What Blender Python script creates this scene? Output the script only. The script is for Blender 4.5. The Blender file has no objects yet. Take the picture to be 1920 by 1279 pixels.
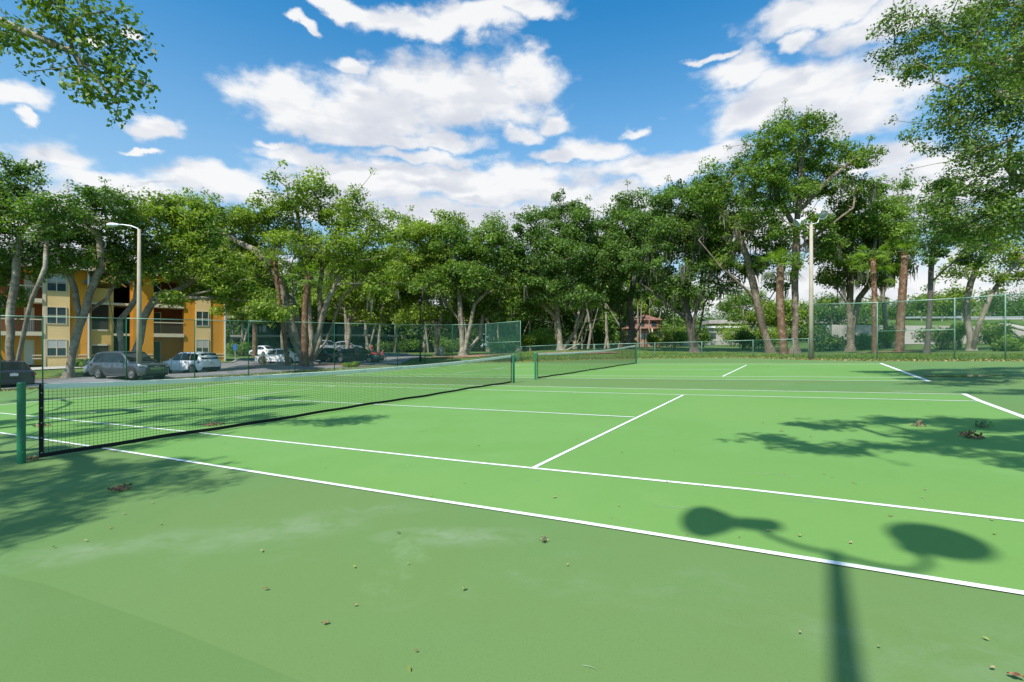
import bpy, bmesh, math, random
import numpy as np
from mathutils import Vector, Matrix
random.seed(7); RNG = np.random.default_rng(11)
sc = bpy.context.scene
COL = sc.collection
# ------------------------------------------------------------------ camera, sky, sun, exposure
CH, F, HZ, SL = 1.30, 944.4, 652.0, 0.0327      # eye height, focal px at 1920 wide, horizon row, cross slope of the site
cam_d = bpy.data.cameras.new('camera'); cam = bpy.data.objects.new('camera', cam_d); COL.objects.link(cam)
cam.location = (0, 0, CH); cam.rotation_euler = (math.radians(90), 0, 0)
cam_d.sensor_width = 36; cam_d.lens = 36*F/1920; cam_d.shift_y = (HZ-639.5)/1920
cam_d.clip_start = 0.05; cam_d.clip_end = 6000
sc.camera = cam
EL = math.radians(52); SD = np.array([0.516, 0.857])          # SD: horizontal direction in which shadows fall
sun_d = bpy.data.lights.new('sun', 'SUN'); sun = bpy.data.objects.new('sun', sun_d); COL.objects.link(sun)
sun_d.energy = 5.0; sun_d.angle = math.radians(0.53); sun_d.color = (1.0, 0.95, 0.89)
sun.rotation_euler = Vector((SD[0]*math.cos(EL), SD[1]*math.cos(EL), -math.sin(EL))).to_track_quat('-Z', 'Y').to_euler()
sun.location = (-20, -30, 60)
sc.view_settings.view_transform = 'Standard'; sc.view_settings.look = 'None'
sc.view_settings.gamma = 1; sc.view_settings.exposure = 0.33
world = bpy.data.worlds.new('World'); sc.world = world; world.use_nodes = True
def build_world():
    nt = world.node_tree; nt.nodes.clear(); N = nt.nodes.new; L = nt.links.new
    def mth(op, a, b=None, c=None, clamp=False):
        n = N('ShaderNodeMath'); n.operation = op; n.use_clamp = clamp
        for i, v in enumerate((a, b, c)):
            if v is None: continue
            if isinstance(v, (int, float)): n.inputs[i].default_value = v
            else: L(v, n.inputs[i])
        return n.outputs[0]
    sky = N('ShaderNodeTexSky'); sky.sky_type = 'NISHITA'; sky.sun_disc = False
    sky.sun_elevation = EL; sky.sun_rotation = math.atan2(-SD[0], -SD[1]) % (2*math.pi)
    sky.air_density = 1.0; sky.dust_density = 1.1; sky.ozone_density = 2.2; sky.altitude = 20
    hs = N('ShaderNodeHueSaturation'); hs.inputs['Saturation'].default_value = 1.24; hs.inputs['Value'].default_value = 1.0
    tn = N('ShaderNodeMix'); tn.data_type = 'RGBA'; tn.blend_type = 'MULTIPLY'; tn.inputs['Factor'].default_value = 1; tn.inputs['B'].default_value = (1.16, 1.60, 1.66, 1)
    L(sky.outputs[0], tn.inputs['A']); L(tn.outputs['Result'], hs.inputs['Color'])
    tc = N('ShaderNodeTexCoord'); nrm = N('ShaderNodeVectorMath'); nrm.operation = 'NORMALIZE'; L(tc.outputs['Generated'], nrm.inputs[0])
    D = nrm.outputs[0]
    def noise(vec, scale, detail, rough, off=(0, 0, 0), sz=1.0):
        mp = N('ShaderNodeMapping'); mp.inputs['Location'].default_value = off; mp.inputs['Scale'].default_value = (1, 1, sz); L(vec, mp.inputs[0])
        n = N('ShaderNodeTexNoise'); n.inputs['Scale'].default_value = scale; n.inputs['Detail'].default_value = detail
        n.inputs['Roughness'].default_value = rough; L(mp.outputs[0], n.inputs['Vector']); return n
    blobs = [(850,150,185,52),(700,195,170,48),(990,112,75,30),(530,180,95,42),(660,120,45,16),(575,290,95,20),(700,255,150,20),(835,262,80,22),(985,250,50,20),(1045,228,45,22),(1115,282,80,28),
      (880,32,105,30),(640,2,90,16),(990,4,90,20),(1430,205,120,40),(1620,190,140,42),(1390,132,75,35),(1340,106,50,8),(1560,8,190,32),(1490,72,30,16),
      (45,190,55,24),(62,233,20,10),(290,238,56,19),(265,276,34,6),(245,72,28,14),(170,80,30,12),(560,46,24,8),(1200,240,30,12),(800,300,120,16),(620,232,60,12),(520,268,40,8),(1060,300,70,14),(880,330,60,10),(900,180,150,50),(1500,170,200,60),(600,215,120,35),(1010,150,70,40),(1690,30,200,40),(780,30,120,25),
      (110,300,120,32),(230,345,170,30),(420,345,130,34),(690,335,210,36),(930,345,240,34),(1230,318,130,30),(1130,375,160,36),(640,385,260,34),(900,400,300,34),(1640,292,90,34),(1330,285,80,22),(1700,350,200,60),(60,400,300,60),(1300,420,500,60),(400,520,700,60),(1500,540,600,70),(900,560,900,50)]
    def density(vec, detail):
        dn = noise(vec, 8, detail, 0.52, (3.1, 1.7, 0.4), 1.6)
        off = N('ShaderNodeVectorMath'); off.operation = 'SUBTRACT'; L(dn.outputs['Color'], off.inputs[0]); off.inputs[1].default_value = (0.5, 0.5, 0.5)
        sc_ = N('ShaderNodeVectorMath'); sc_.operation = 'MULTIPLY'; L(off.outputs[0], sc_.inputs[0]); sc_.inputs[1].default_value = (0.13, 0.13, 0.10)
        ad = N('ShaderNodeVectorMath'); L(vec, ad.inputs[0]); L(sc_.outputs[0], ad.inputs[1])
        sp = N('ShaderNodeSeparateXYZ'); L(ad.outputs[0], sp.inputs[0])
        az = mth('ARCTAN2', sp.outputs[0], sp.outputs[1]); el = mth('ARCSINE', sp.outputs[2])
        tot = None
        for px, py, rx, ry in blobs:
            a0 = math.atan((px-960)/F); ca = math.cos(a0); e0 = math.atan((HZ-py)/math.hypot(F, px-960))
            ra = rx/F*ca*ca*1.08; re = ry/F*ca*1.22
            u = mth('MULTIPLY_ADD', az, 1/ra, -a0/ra); v = mth('MULTIPLY_ADD', el, 1/re, -e0/re+.25); v = mth('MAXIMUM', v, mth('MULTIPLY', v, -1.35))
            g = mth('MULTIPLY_ADD', v, v, mth('MULTIPLY', u, u))
            g = mth('EXPONENT', mth('MULTIPLY', g, -0.95))
            tot = g if tot is None else mth('MAXIMUM', tot, g)
        # clouds also outside the frame
        wide = noise(vec, 2.6, 6, 0.55, (8.3, 2.1, 5.5), 2.2)
        absaz = mth('ABSOLUTE', az)
        outm = mth('MULTIPLY', mth('SUBTRACT', absaz, 0.80, clamp=True), 4.0, clamp=True)
        w = mth('MULTIPLY', mth('MULTIPLY', mth('SUBTRACT', wide.outputs['Fac'], 0.55, clamp=True), 9.0), outm)
        tot = mth('ADD', tot, w)
        fine = noise(vec, 20, detail, 0.58, (1.1, 6.6, 2.2), 1.8)
        return mth('ADD', tot, mth('MULTIPLY', mth('SUBTRACT', fine.outputs['Fac'], 0.5), 0.90))
    d0 = density(D, 9)
    sh = N('ShaderNodeVectorMath'); L(D, sh.inputs[0]); sh.inputs[1].default_value = (-0.014, 0, 0.045)
    d1 = density(sh.outputs[0], 5)
    def ramp(x, a, b):
        n = N('ShaderNodeMapRange'); n.interpolation_type = 'SMOOTHSTEP'; L(x, n.inputs['Value'])
        n.inputs['From Min'].default_value = a; n.inputs['From Max'].default_value = b; return n.outputs[0]
    alpha = mth('MULTIPLY', ramp(d0, 0.30, 0.80), 0.95)
    band = noise(D, 9, 5, 0.5, (4.4, 0.6, 9.1), 3.0)
    lit = mth('MULTIPLY', ramp(d1, 1.20, 0.25), mth('ADD', 0.55, ramp(band.outputs['Fac'], 0.36, 0.60)), clamp=True)                      # less cloud above -> brighter top
    cc = N('ShaderNodeMix'); cc.data_type = 'RGBA'; L(lit, cc.inputs['Factor'])
    cc.inputs['A'].default_value = (5.4, 5.6, 6.2, 1); cc.inputs['B'].default_value = (7.7, 7.7, 7.7, 1)
    sz_ = N('ShaderNodeSeparateXYZ'); L(D, sz_.inputs[0]); air = mth('MULTIPLY', ramp(sz_.outputs[2], 0.60, 0.02), 0.80)      # humid air paling the sky towards the horizon
    hz = N('ShaderNodeMix'); hz.data_type = 'RGBA'; L(air, hz.inputs['Factor']); L(hs.outputs[0], hz.inputs['A']); hz.inputs['B'].default_value = (4.0, 5.3, 6.5, 1)
    mx = N('ShaderNodeMix'); mx.data_type = 'RGBA'; L(alpha, mx.inputs['Factor']); L(hz.outputs['Result'], mx.inputs['A']); L(cc.outputs['Result'], mx.inputs['B'])
    bg = N('ShaderNodeBackground'); bg.inputs['Strength'].default_value = 0.10; L(mx.outputs['Result'], bg.inputs['Color'])
    out = N('ShaderNodeOutputWorld'); L(bg.outputs[0], out.inputs[0])
    world.cycles.sampling_method = 'MANUAL'; world.cycles.sample_map_resolution = 512
build_world()

# ------------------------------------------------------------------ materials
def mat(name, col, rough=0.8, metal=0.0, spec=0.3, n1=None, n2=None, bump=0.0, bscale=30, trans=None, coat=0.0):
    """n1/n2: (scale, colour, lo, hi) noise overlays"""
    m = bpy.data.materials.new(name); m.use_nodes = True; nt = m.node_tree; N = nt.nodes.new; L = nt.links.new
    b = nt.nodes['Principled BSDF']; b.inputs['Roughness'].default_value = rough; b.inputs['Metallic'].default_value = metal
    b.inputs['Specular IOR Level'].default_value = spec; b.inputs['Base Color'].default_value = (*col, 1)
    if coat: b.inputs['Coat Weight'].default_value = coat
    tc = N('ShaderNodeTexCoord'); geo = N('ShaderNodeNewGeometry')
    last = None
    for nn in (n1, n2):
        if not nn: continue
        t = N('ShaderNodeTexNoise'); t.inputs['Scale'].default_value = nn[0]; t.inputs['Detail'].default_value = 6; t.inputs['Roughness'].default_value = .6
        L(geo.outputs['Position'], t.inputs['Vector'])
        mr = N('ShaderNodeMapRange'); mr.interpolation_type = 'SMOOTHSTEP'; mr.inputs['From Min'].default_value = nn[2]; mr.inputs['From Max'].default_value = nn[3]; L(t.outputs['Fac'], mr.inputs['Value'])
        mx = N('ShaderNodeMix'); mx.data_type = 'RGBA'; L(mr.outputs[0], mx.inputs['Factor']); mx.inputs['B'].default_value = (*nn[1], 1)
        if last is None: mx.inputs['A'].default_value = (*col, 1)
        else: L(last, mx.inputs['A'])
        last = mx.outputs['Result']; L(last, b.inputs['Base Color'])
    if bump:
        t = N('ShaderNodeTexNoise'); t.inputs['Scale'].default_value = bscale; t.inputs['Detail'].default_value = 5; L(geo.outputs['Position'], t.inputs['Vector'])
        bp = N('ShaderNodeBump'); bp.inputs['Strength'].default_value = bump; bp.inputs['Distance'].default_value = 0.02; L(t.outputs['Fac'], bp.inputs['Height']); L(bp.outputs[0], b.inputs['Normal'])
    return m
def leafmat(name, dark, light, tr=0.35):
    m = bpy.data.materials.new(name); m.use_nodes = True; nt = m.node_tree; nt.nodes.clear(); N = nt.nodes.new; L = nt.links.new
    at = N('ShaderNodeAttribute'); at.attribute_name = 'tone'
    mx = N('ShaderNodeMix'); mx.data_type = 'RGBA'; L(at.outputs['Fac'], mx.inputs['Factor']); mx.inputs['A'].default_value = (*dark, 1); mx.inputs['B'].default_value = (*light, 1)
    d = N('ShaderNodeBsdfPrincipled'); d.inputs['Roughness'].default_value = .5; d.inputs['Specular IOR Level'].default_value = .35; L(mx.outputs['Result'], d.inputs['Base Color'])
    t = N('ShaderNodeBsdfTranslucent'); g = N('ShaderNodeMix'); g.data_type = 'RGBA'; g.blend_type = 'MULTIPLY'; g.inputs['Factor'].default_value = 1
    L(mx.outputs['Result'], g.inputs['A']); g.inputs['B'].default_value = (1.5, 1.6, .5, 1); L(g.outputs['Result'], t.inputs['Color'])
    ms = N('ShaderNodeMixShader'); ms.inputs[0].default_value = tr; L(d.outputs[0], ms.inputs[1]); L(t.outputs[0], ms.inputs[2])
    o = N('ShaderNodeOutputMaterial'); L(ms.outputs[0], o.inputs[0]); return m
def glassmat(name, col, rough=.05):
    m = mat(name, col, rough, 0, 1.0); return m
M = {}
M['court_out'] = None
M['line'] = mat('court_line_paint', (.74, .75, .72), .75, n1=(5, (.56, .62, .52), .45, .75), n2=(70, (.40, .50, .34), .60, .74))
M['grass'] = None
M['asphalt'] = mat('parking_asphalt', (.17, .168, .165), .9, n1=(.35, (.23, .225, .22), .4, .7), n2=(40, (.12, .12, .12), .5, .75), bump=.3, bscale=60)
M['kerb'] = mat('concrete_kerb', (.42, .40, .35), .9, n1=(2, (.3, .28, .24), .45, .7))
M['kerb_y'] = mat('yellow_kerb_paint', (.55, .40, .08), .8, n1=(2, (.4, .33, .18), .45, .7))
M['bark'] = mat('oak_bark', (.20, .165, .12), .95, n1=(1.6, (.32, .285, .22), .42, .62), n2=(7, (.10, .075, .05), .52, .72), bump=.9, bscale=14)
M['bark_m'] = mat('brown_bark', (.165, .125, .09), .95, n1=(1.8, (.27, .22, .165), .46, .66), n2=(8, (.065, .05, .038), .5, .7), bump=.9, bscale=14)
M['bark_d'] = mat('dark_bark', (.10, .085, .07), .95, n1=(2, (.17, .15, .12), .45, .7), n2=(9, (.045, .038, .03), .5, .7), bump=.9, bscale=14)
M['palm'] = mat('palm_trunk', (.15, .085, .05), .95, n1=(3, (.24, .17, .11), .48, .6), n2=(9, (.10, .05, .03), .5, .7), bump=.9, bscale=12)
M['boots'] = mat('palm_boots', (.27, .105, .045), .95, n1=(5, (.12, .05, .03), .5, .7))
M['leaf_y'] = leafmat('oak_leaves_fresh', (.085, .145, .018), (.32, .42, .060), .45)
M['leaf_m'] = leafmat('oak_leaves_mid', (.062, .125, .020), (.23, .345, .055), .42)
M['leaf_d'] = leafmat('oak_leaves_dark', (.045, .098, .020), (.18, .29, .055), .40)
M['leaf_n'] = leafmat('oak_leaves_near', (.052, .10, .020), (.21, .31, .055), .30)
M['moss'] = leafmat('hanging_moss', (.07, .075, .045), (.16, .165, .11), .25)
M['green_metal'] = mat('green_painted_metal', (.012, .16, .075), .35, 0, .5, n1=(5, (.03, .12, .07), .5, .75))
M['vinyl'] = mat('green_vinyl_wire', (.045, .15, .11), .6, 0, .3)
M['rail'] = mat('fence_rail', (.20, .34, .25), .5, .2, .5, n1=(4, (.32, .42, .35), .45, .7))
M['net_black'] = mat('black_net_tape', (.012, .012, .013), .75)
M['net_cord'] = mat('black_net_cord', (.012, .016, .015), .8)
M['net_white'] = mat('white_headband', (.80, .76, .68), .8, n1=(3, (.5, .52, .5), .5, .75))
M['conc_pole'] = mat('concrete_pole', (.40, .345, .265), .85, n1=(1.5, (.33, .28, .2), .45, .7), n2=(25, (.5, .42, .3), .5, .75), bump=.2)
M['steel'] = mat('galvanised_steel', (.52, .53, .53), .4, .5, .5)
M['lampwhite'] = mat('lamp_shell', (.75, .76, .78), .35, .1, .5)
M['lens'] = mat('lamp_glass', (.30, .32, .34), .1, 0, 1)
M['white'] = mat('white_paint', (.72, .72, .69), .6, n1=(3, (.6, .6, .57), .5, .75))
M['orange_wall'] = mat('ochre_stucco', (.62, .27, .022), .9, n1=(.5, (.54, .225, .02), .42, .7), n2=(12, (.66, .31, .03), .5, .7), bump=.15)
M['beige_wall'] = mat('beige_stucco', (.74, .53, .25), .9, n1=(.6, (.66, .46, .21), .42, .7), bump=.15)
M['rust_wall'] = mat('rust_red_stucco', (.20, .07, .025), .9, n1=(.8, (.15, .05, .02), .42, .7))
M['yell_wall'] = mat('pale_yellow_stucco', (.60, .40, .12), .9, n1=(.6, (.52, .33, .09), .42, .7))
M['trim'] = mat('cream_trim', (.58, .50, .36), .8)
M['shingle'] = mat('grey_shingles', (.17, .155, .145), .95, n1=(1.2, (.22, .205, .19), .42, .65), n2=(15, (.11, .10, .095), .5, .7), bump=.4, bscale=12)
M['pane'] = mat('window_pane', (.03, .055, .065), .08, 0, .8)
M['blind'] = mat('window_blind', (.42, .43, .42), .6)
M['door_w'] = mat('white_door', (.50, .52, .52), .5)
M['door_g'] = mat('teal_door', (.02, .09, .08), .5)
M['rail_brown'] = mat('brown_railing', (.10, .045, .02), .7)
M['stair_shade'] = mat('painted_stair_shade', (.035, .028, .02), .9)  # near-black colour standing in for shade inside the stair block
M['wall_g'] = mat('weathered_grey_rail', (.20, .20, .18), .9)
M['wood_d'] = mat('dark_green_siding', (.02, .04, .035), .9, n1=(.7, (.05, .06, .05), .4, .7))
M['rubber'] = mat('tyre_rubber', (.02, .02, .02), .8)
M['rim'] = mat('alloy_rim', (.42, .43, .44), .3, .8, .5)
M['cglass'] = mat('car_glass', (.012, .015, .016), .12, 0, .35)
M['black_pl'] = mat('black_plastic', (.018, .018, .02), .55)
M['red_l'] = mat('red_taillight', (.32, .01, .012), .15, 0, .8)
M['head_l'] = mat('headlight_glass', (.55, .58, .6), .1, .2, .9)
M['chrome'] = mat('chrome_trim', (.62, .62, .63), .15, .9, .6)
M['plate'] = mat('number_plate', (.55, .57, .58), .5)
for k, c, me in (('p_grey', (.075, .085, .095), .35), ('p_white', (.80, .80, .79), 0.0), ('p_black', (.016, .028, .032), .3), ('p_dark', (.035, .035, .045), .3), ('p_silver', (.45, .47, .48), .5)):
    M[k] = mat('car_paint_'+k[2:], c, .25, me, .5, n1=(.8, tuple(x*.86 for x in c), .4, .7), coat=.6)
M['skin'] = mat('skin', (.42, .24, .16), .6); M['red_cloth'] = mat('red_cloth', (.48, .02, .03), .8); M['dk_cloth'] = mat('dark_cloth', (.03, .035, .05), .9); M['wh_cloth'] = mat('white_cloth', (.6, .58, .56), .9)
M['hair'] = mat('hair', (.03, .02, .015), .8); M['yel'] = mat('yellow_hydrant_paint', (.55, .30, .03), .6); M['blue'] = mat('blue_sign', (.03, .12, .40), .5)
M['litter'] = leafmat('dry_leaves', (.22, .13, .06), (.50, .40, .22), .1)
M['litter_b'] = leafmat('brown_leaves', (.13, .05, .025), (.35, .18, .09), .1)
M['litter_g'] = leafmat('green_yellow_leaves', (.10, .15, .03), (.45, .42, .12), .1)
M['mulch'] = mat('pine_mulch', (.24, .13, .075), .95, n1=(3, (.34, .22, .13), .45, .6), n2=(14, (.12, .07, .04), .5, .65), bump=.6)
M['barrier'] = mat('road_concrete', (.38, .35, .31), .9, n1=(.5, (.28, .26, .23), .42, .7), n2=(.12, (.44, .41, .37), .45, .65))
M['pink'] = mat('pink_stucco', (.36, .20, .155), .9, n1=(.6, (.30, .165, .125), .42, .7)); M['redroof'] = mat('red_tile_roof', (.25, .125, .09), .9, n1=(3, (.19, .09, .065), .42, .7))
def _g(px, py): Y = CH*F/((py-HZ)+SL*(px-960)); return ((px-960)/F*Y, Y)
STAINS = [(*_g(60,1052), .5, .22, .9), (*_g(180,1030), .5, .2, .9), (*_g(330,1012), .6, .3, .7), (*_g(560,985), .7, .35, .8), (*_g(450,1010), .7, .3, .6), (*_g(800,1003), .45, .2, 1.2), (*_g(900,1008), .5, .22, .9), (*_g(700,955), .6, .22, .6), (*_g(470,880), .6, .5, .5), (*_g(1800,1230), .6, .4, .4)]
def ground_mats():
    m = bpy.data.materials.new('court_acrylic_outer'); m.use_nodes = True
    for key, base, alt, tint in (('court_out', (.119, .208, .065), (.110, .216, .071), (.165, .248, .116)), ('court_in', (.134, .276, .069), (.145, .288, .079), (.170, .310, .098))):
        m = bpy.data.materials.new('court_acrylic_'+key); m.use_nodes = True; nt = m.node_tree; N = nt.nodes.new; L = nt.links.new
        b = nt.nodes['Principled BSDF']; b.inputs['Roughness'].default_value = .75; b.inputs['Specular IOR Level'].default_value = .10
        g = N('ShaderNodeNewGeometry')
        def nz(sc_, det=5, ro=.6, off=0):
            mp = N('ShaderNodeMapping'); mp.inputs['Location'].default_value = (off, off*.7, 0); L(g.outputs['Position'], mp.inputs[0])
            t = N('ShaderNodeTexNoise'); t.inputs['Scale'].default_value = sc_; t.inputs['Detail'].default_value = det; t.inputs['Roughness'].default_value = ro; t.inputs['Distortion'].default_value = .4; L(mp.outputs[0], t.inputs['Vector']); return t.outputs['Fac']
        def rng(x, a, c, k=1.0):
            r = N('ShaderNodeMapRange'); r.interpolation_type = 'SMOOTHSTEP'; L(x, r.inputs['Value']); r.inputs['From Min'].default_value = a; r.inputs['From Max'].default_value = c; r.inputs['To Max'].default_value = k; return r.outputs[0]
        def mix(f, a, c):
            x = N('ShaderNodeMix'); x.data_type = 'RGBA'; L(f, x.inputs['Factor'])
            for s, v in (('A', a), ('B', c)):
                if isinstance(v, tuple): x.inputs[s].default_value = (*v, 1)
                else: L(v, x.inputs[s])
            return x.outputs['Result']
        c = mix(rng(nz(.35), .40, .62), base, alt); c = mix(rng(nz(1.7, 9, .72, 31), .50, .72, .35), c, tuple(x*.86 for x in base)); c = mix(rng(nz(.13, 4, .5, 23), .42, .60, .5), c, tuple(x*y for x, y in zip(base, (1.16, 1.03, 1.05))))
        c = mix(rng(nz(.9, 7, .65, 5), .56, .74, .55 if key == 'court_out' else .3), c, tint)              # scuffed, dusty patches
        c = mix(rng(nz(.22, 8, .7, 17), .60, .70, .45 if key == 'court_out' else .2), c, tuple(x*1.25+.03 for x in tint))
        c = mix(rng(nz(130, 2, .5, 3), .48, .72, .35), c, tuple(x*.72 for x in base)); c = mix(rng(nz(26, 4, .7, 41), .66, .78, .45), c, tuple(x*.6 for x in base)); c = mix(rng(nz(17, 5, .75, 53), .68, .80, .5), c, tint)                # sand grain
        if key == 'court_out':                       # chalky dried water marks at their own places
            for (sx, sy, rx_, ry_, k_) in STAINS:
                mp = N('ShaderNodeMapping'); mp.vector_type = 'TEXTURE'; mp.inputs['Location'].default_value = (sx, sy, 0); mp.inputs['Scale'].default_value = (rx_, ry_, 50); L(g.outputs['Position'], mp.inputs[0])
                gr = N('ShaderNodeTexGradient'); gr.gradient_type = 'SPHERICAL'; L(mp.outputs[0], gr.inputs[0])
                mu = N('ShaderNodeMath'); mu.operation = 'MULTIPLY'; L(gr.outputs['Fac'], mu.inputs[0]); L(rng(nz(3.5, 8, .7, sx), .36, .66, k_*.6), mu.inputs[1])
                c = mix(mu.outputs[0], c, (.245, .31, .20))
        L(c, b.inputs['Base Color'])
        t = N('ShaderNodeTexNoise'); t.inputs['Scale'].default_value = 260; t.inputs['Detail'].default_value = 2; L(g.outputs['Position'], t.inputs['Vector'])
        bp = N('ShaderNodeBump'); bp.inputs['Strength'].default_value = .25; bp.inputs['Distance'].default_value = .002; L(t.outputs['Fac'], bp.inputs['Height']); L(bp.outputs[0], b.inputs['Normal'])
        M[key] = m
    M['grass'] = mat('lawn', (.060, .115, .018), .95, n1=(.25, (.105, .165, .030), .40, .62), n2=(2.4, (.16, .145, .06), .54, .72), bump=.8, bscale=18)
ground_mats()

# ------------------------------------------------------------------ object helpers
def tag(o, label=None, cat=None, group=None, kind=None):
    if label: o['label'] = label
    if cat: o['category'] = cat
    if group: o['group'] = group
    if kind: o['kind'] = kind
    return o
def empty(name, loc, label, cat, rz=0.0, group=None):
    o = bpy.data.objects.new(name, None); COL.objects.link(o); o.location = loc; o.rotation_euler = (0, 0, rz); o.empty_display_size = .2
    return tag(o, label, cat, group)
class MB:
    def __init__(s): s.v = []; s.f = []
    def poly(s, pts):
        i = len(s.v); s.v += [tuple(p) for p in pts]; s.f.append(tuple(range(i, i+len(pts)))); return s
    def box(s, a, b):
        x0, y0, z0 = a; x1, y1, z1 = b; i = len(s.v)
        s.v += [(x0,y0,z0),(x1,y0,z0),(x1,y1,z0),(x0,y1,z0),(x0,y0,z1),(x1,y0,z1),(x1,y1,z1),(x0,y1,z1)]
        s.f += [tuple(i+k for k in q) for q in ((0,3,2,1),(4,5,6,7),(0,1,5,4),(1,2,6,5),(2,3,7,6),(3,0,4,7))]; return s
    def obox(s, c, ax, ay, az):
        """box with centre c and half-axis vectors"""
        c, ax, ay, az = [np.array(q, float) for q in (c, ax, ay, az)]; i = len(s.v)
        for sz in (-1, 1):
            for sx, sy in ((-1,-1),(1,-1),(1,1),(-1,1)): s.v.append(tuple(c+ax*sx+ay*sy+az*sz))
        s.f += [tuple(i+k for k in q) for q in ((0,3,2,1),(4,5,6,7),(0,1,5,4),(1,2,6,5),(2,3,7,6),(3,0,4,7))]; return s
    def tube(s, pts, rad, n=8, caps=True):
        pts = [np.array(p, float) for p in pts]
        if not hasattr(rad, '__len__'): rad = [rad]*len(pts)
        base = len(s.v); u = None
        for k, p in enumerate(pts):
            t = pts[min(k+1, len(pts)-1)]-pts[max(k-1, 0)]; t = t/(np.linalg.norm(t)+1e-9)
            if u is None:
                u = np.cross(t, (0, 0, 1.)); 
                if np.linalg.norm(u) < .1: u = np.cross(t, (1., 0, 0))
            u = u-t*(u@t); u /= np.linalg.norm(u)+1e-9; w = np.cross(t, u)
            for j in range(n):
                a = 2*math.pi*j/n; s.v.append(tuple(p+rad[k]*(math.cos(a)*u+math.sin(a)*w)))
        for k in range(len(pts)-1):
            for j in range(n):
                a = base+k*n+j; b = base+k*n+(j+1)%n; s.f.append((a, b, b+n, a+n))
        if caps:
            s.f.append(tuple(base+j for j in range(n))[::-1]); s.f.append(tuple(base+(len(pts)-1)*n+j for j in range(n)))
        return s
    def lathe(s, c, axis, prof, n=20):
        """prof: (distance along axis, radius)"""
        axis = np.array(axis, float); axis /= np.linalg.norm(axis); c = np.array(c, float)
        u = np.cross(axis, (0, 0, 1.)); u = u if np.linalg.norm(u) > .1 else np.cross(axis, (1., 0, 0)); u /= np.linalg.norm(u); w = np.cross(axis, u); b = len(s.v)
        for d, r in prof:
            for j in range(n): q = 2*math.pi*j/n; s.v.append(tuple(c+axis*d+max(r, 1e-4)*(math.cos(q)*u+math.sin(q)*w)))
        for k in range(len(prof)-1):
            for j in range(n): i0 = b+k*n+j; i1 = b+k*n+(j+1) % n; s.f.append((i0, i1, i1+n, i0+n))
        return s
    def grid(s, rows):
        b = len(s.v); m = len(rows[0])
        for r in rows: s.v += [tuple(p) for p in r]
        for i in range(len(rows)-1):
            for j in range(m-1): a = b+i*m+j; s.f.append((a, a+1, a+m+1, a+m))
        return s
def mk(name, mb, m, parent=None, label=None, kind=None, world=True, smooth=False, cat=None, group=None, bevel=0):
    me = bpy.data.meshes.new(name); v = mb.v
    if parent is not None and world:
        off = parent['_o'] if '_o' in parent else tuple(parent.location)
        v = [(a-off[0], b-off[1], c-off[2]) for a, b, c in v]
    me.from_pydata(v, [], mb.f); me.update()
    if smooth: me.polygons.foreach_set('use_smooth', [True]*len(me.polygons))
    if m: me.materials.append(m)
    o = bpy.data.objects.new(name, me); COL.objects.link(o)
    if parent is not None: o.parent = parent
    if bevel:
        b = o.modifiers.new('b', 'BEVEL'); b.width = bevel; b.segments = 2; b.limit_method = 'ANGLE'
    return tag(o, label, cat, group, kind)
def mkarr(name, V, Fq, m, parent=None, tone=None, loc=None, smooth=False):
    me = bpy.data.meshes.new(name); n = len(V); k = Fq.shape[1]; nf = len(Fq)
    if loc is not None: V = V-np.array(loc)
    me.vertices.add(n); me.vertices.foreach_set('co', V.astype(np.float32).ravel())
    me.loops.add(nf*k); me.loops.foreach_set('vertex_index', Fq.astype(np.int32).ravel())
    me.polygons.add(nf); me.polygons.foreach_set('loop_start', (np.arange(nf)*k).astype(np.int32)); me.polygons.foreach_set('loop_total', np.full(nf, k, np.int32))
    if smooth: me.polygons.foreach_set('use_smooth', np.ones(nf, bool))
    me.update(calc_edges=True)
    if tone is not None:
        a = me.attributes.new('tone', 'FLOAT', 'FACE'); a.data.foreach_set('value', tone.astype(np.float32))
    me.materials.append(m); o = bpy.data.objects.new(name, me); COL.objects.link(o)
    if parent is not None: o.parent = parent
    return o

# ------------------------------------------------------------------ terrain
def P(px, py, Y): return np.array([(px-960)/F*Y, Y, CH-(py-HZ)/F*Y])      # point of the place at depth Y seen at that picture position
def G0(px, py):                                                             # on the court plane
    Y = CH*F/((py-HZ)+SL*(px-960)); return np.array([(px-960)/F*Y, Y, SL*(px-960)/F*Y])
EDGE = [(0,734),(237,718),(466,704),(745,685),(911,679),(977,679),(1120,674),(1228,672.5),(1330,671.5),(1412,671.5),(1520,675),(1645,677),(1790,677),(1920,677.5)]
edge_w = [G0(*p)[:2] for p in EDGE]
lastd = edge_w[-1]
COURT = [np.array((-42., -6.)), np.array((-36., 5.))]+edge_w+[lastd+np.array((5., -6.)), np.array((34., -6.)), np.array((-20., -9.))]
COURT = np.array(COURT)
def poly_dist(x, y, poly):
    x = np.asarray(x, float); y = np.asarray(y, float); d = np.full(x.shape, 1e9); ins = np.zeros(x.shape, bool)
    for i in range(len(poly)):
        a = poly[i]; b = poly[(i+1) % len(poly)]; e = b-a; t = np.clip(((x-a[0])*e[0]+(y-a[1])*e[1])/(e@e), 0, 1)
        d = np.minimum(d, np.hypot(x-a[0]-t*e[0], y-a[1]-t*e[1]))
        c = ((a[1] > y) != (b[1] > y)); xx = a[0]+(y-a[1])*(b[0]-a[0])/((b[1]-a[1]) if b[1] != a[1] else 1e-9); ins ^= c & (x < xx)
    return np.where(ins, -d, d)
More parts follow.
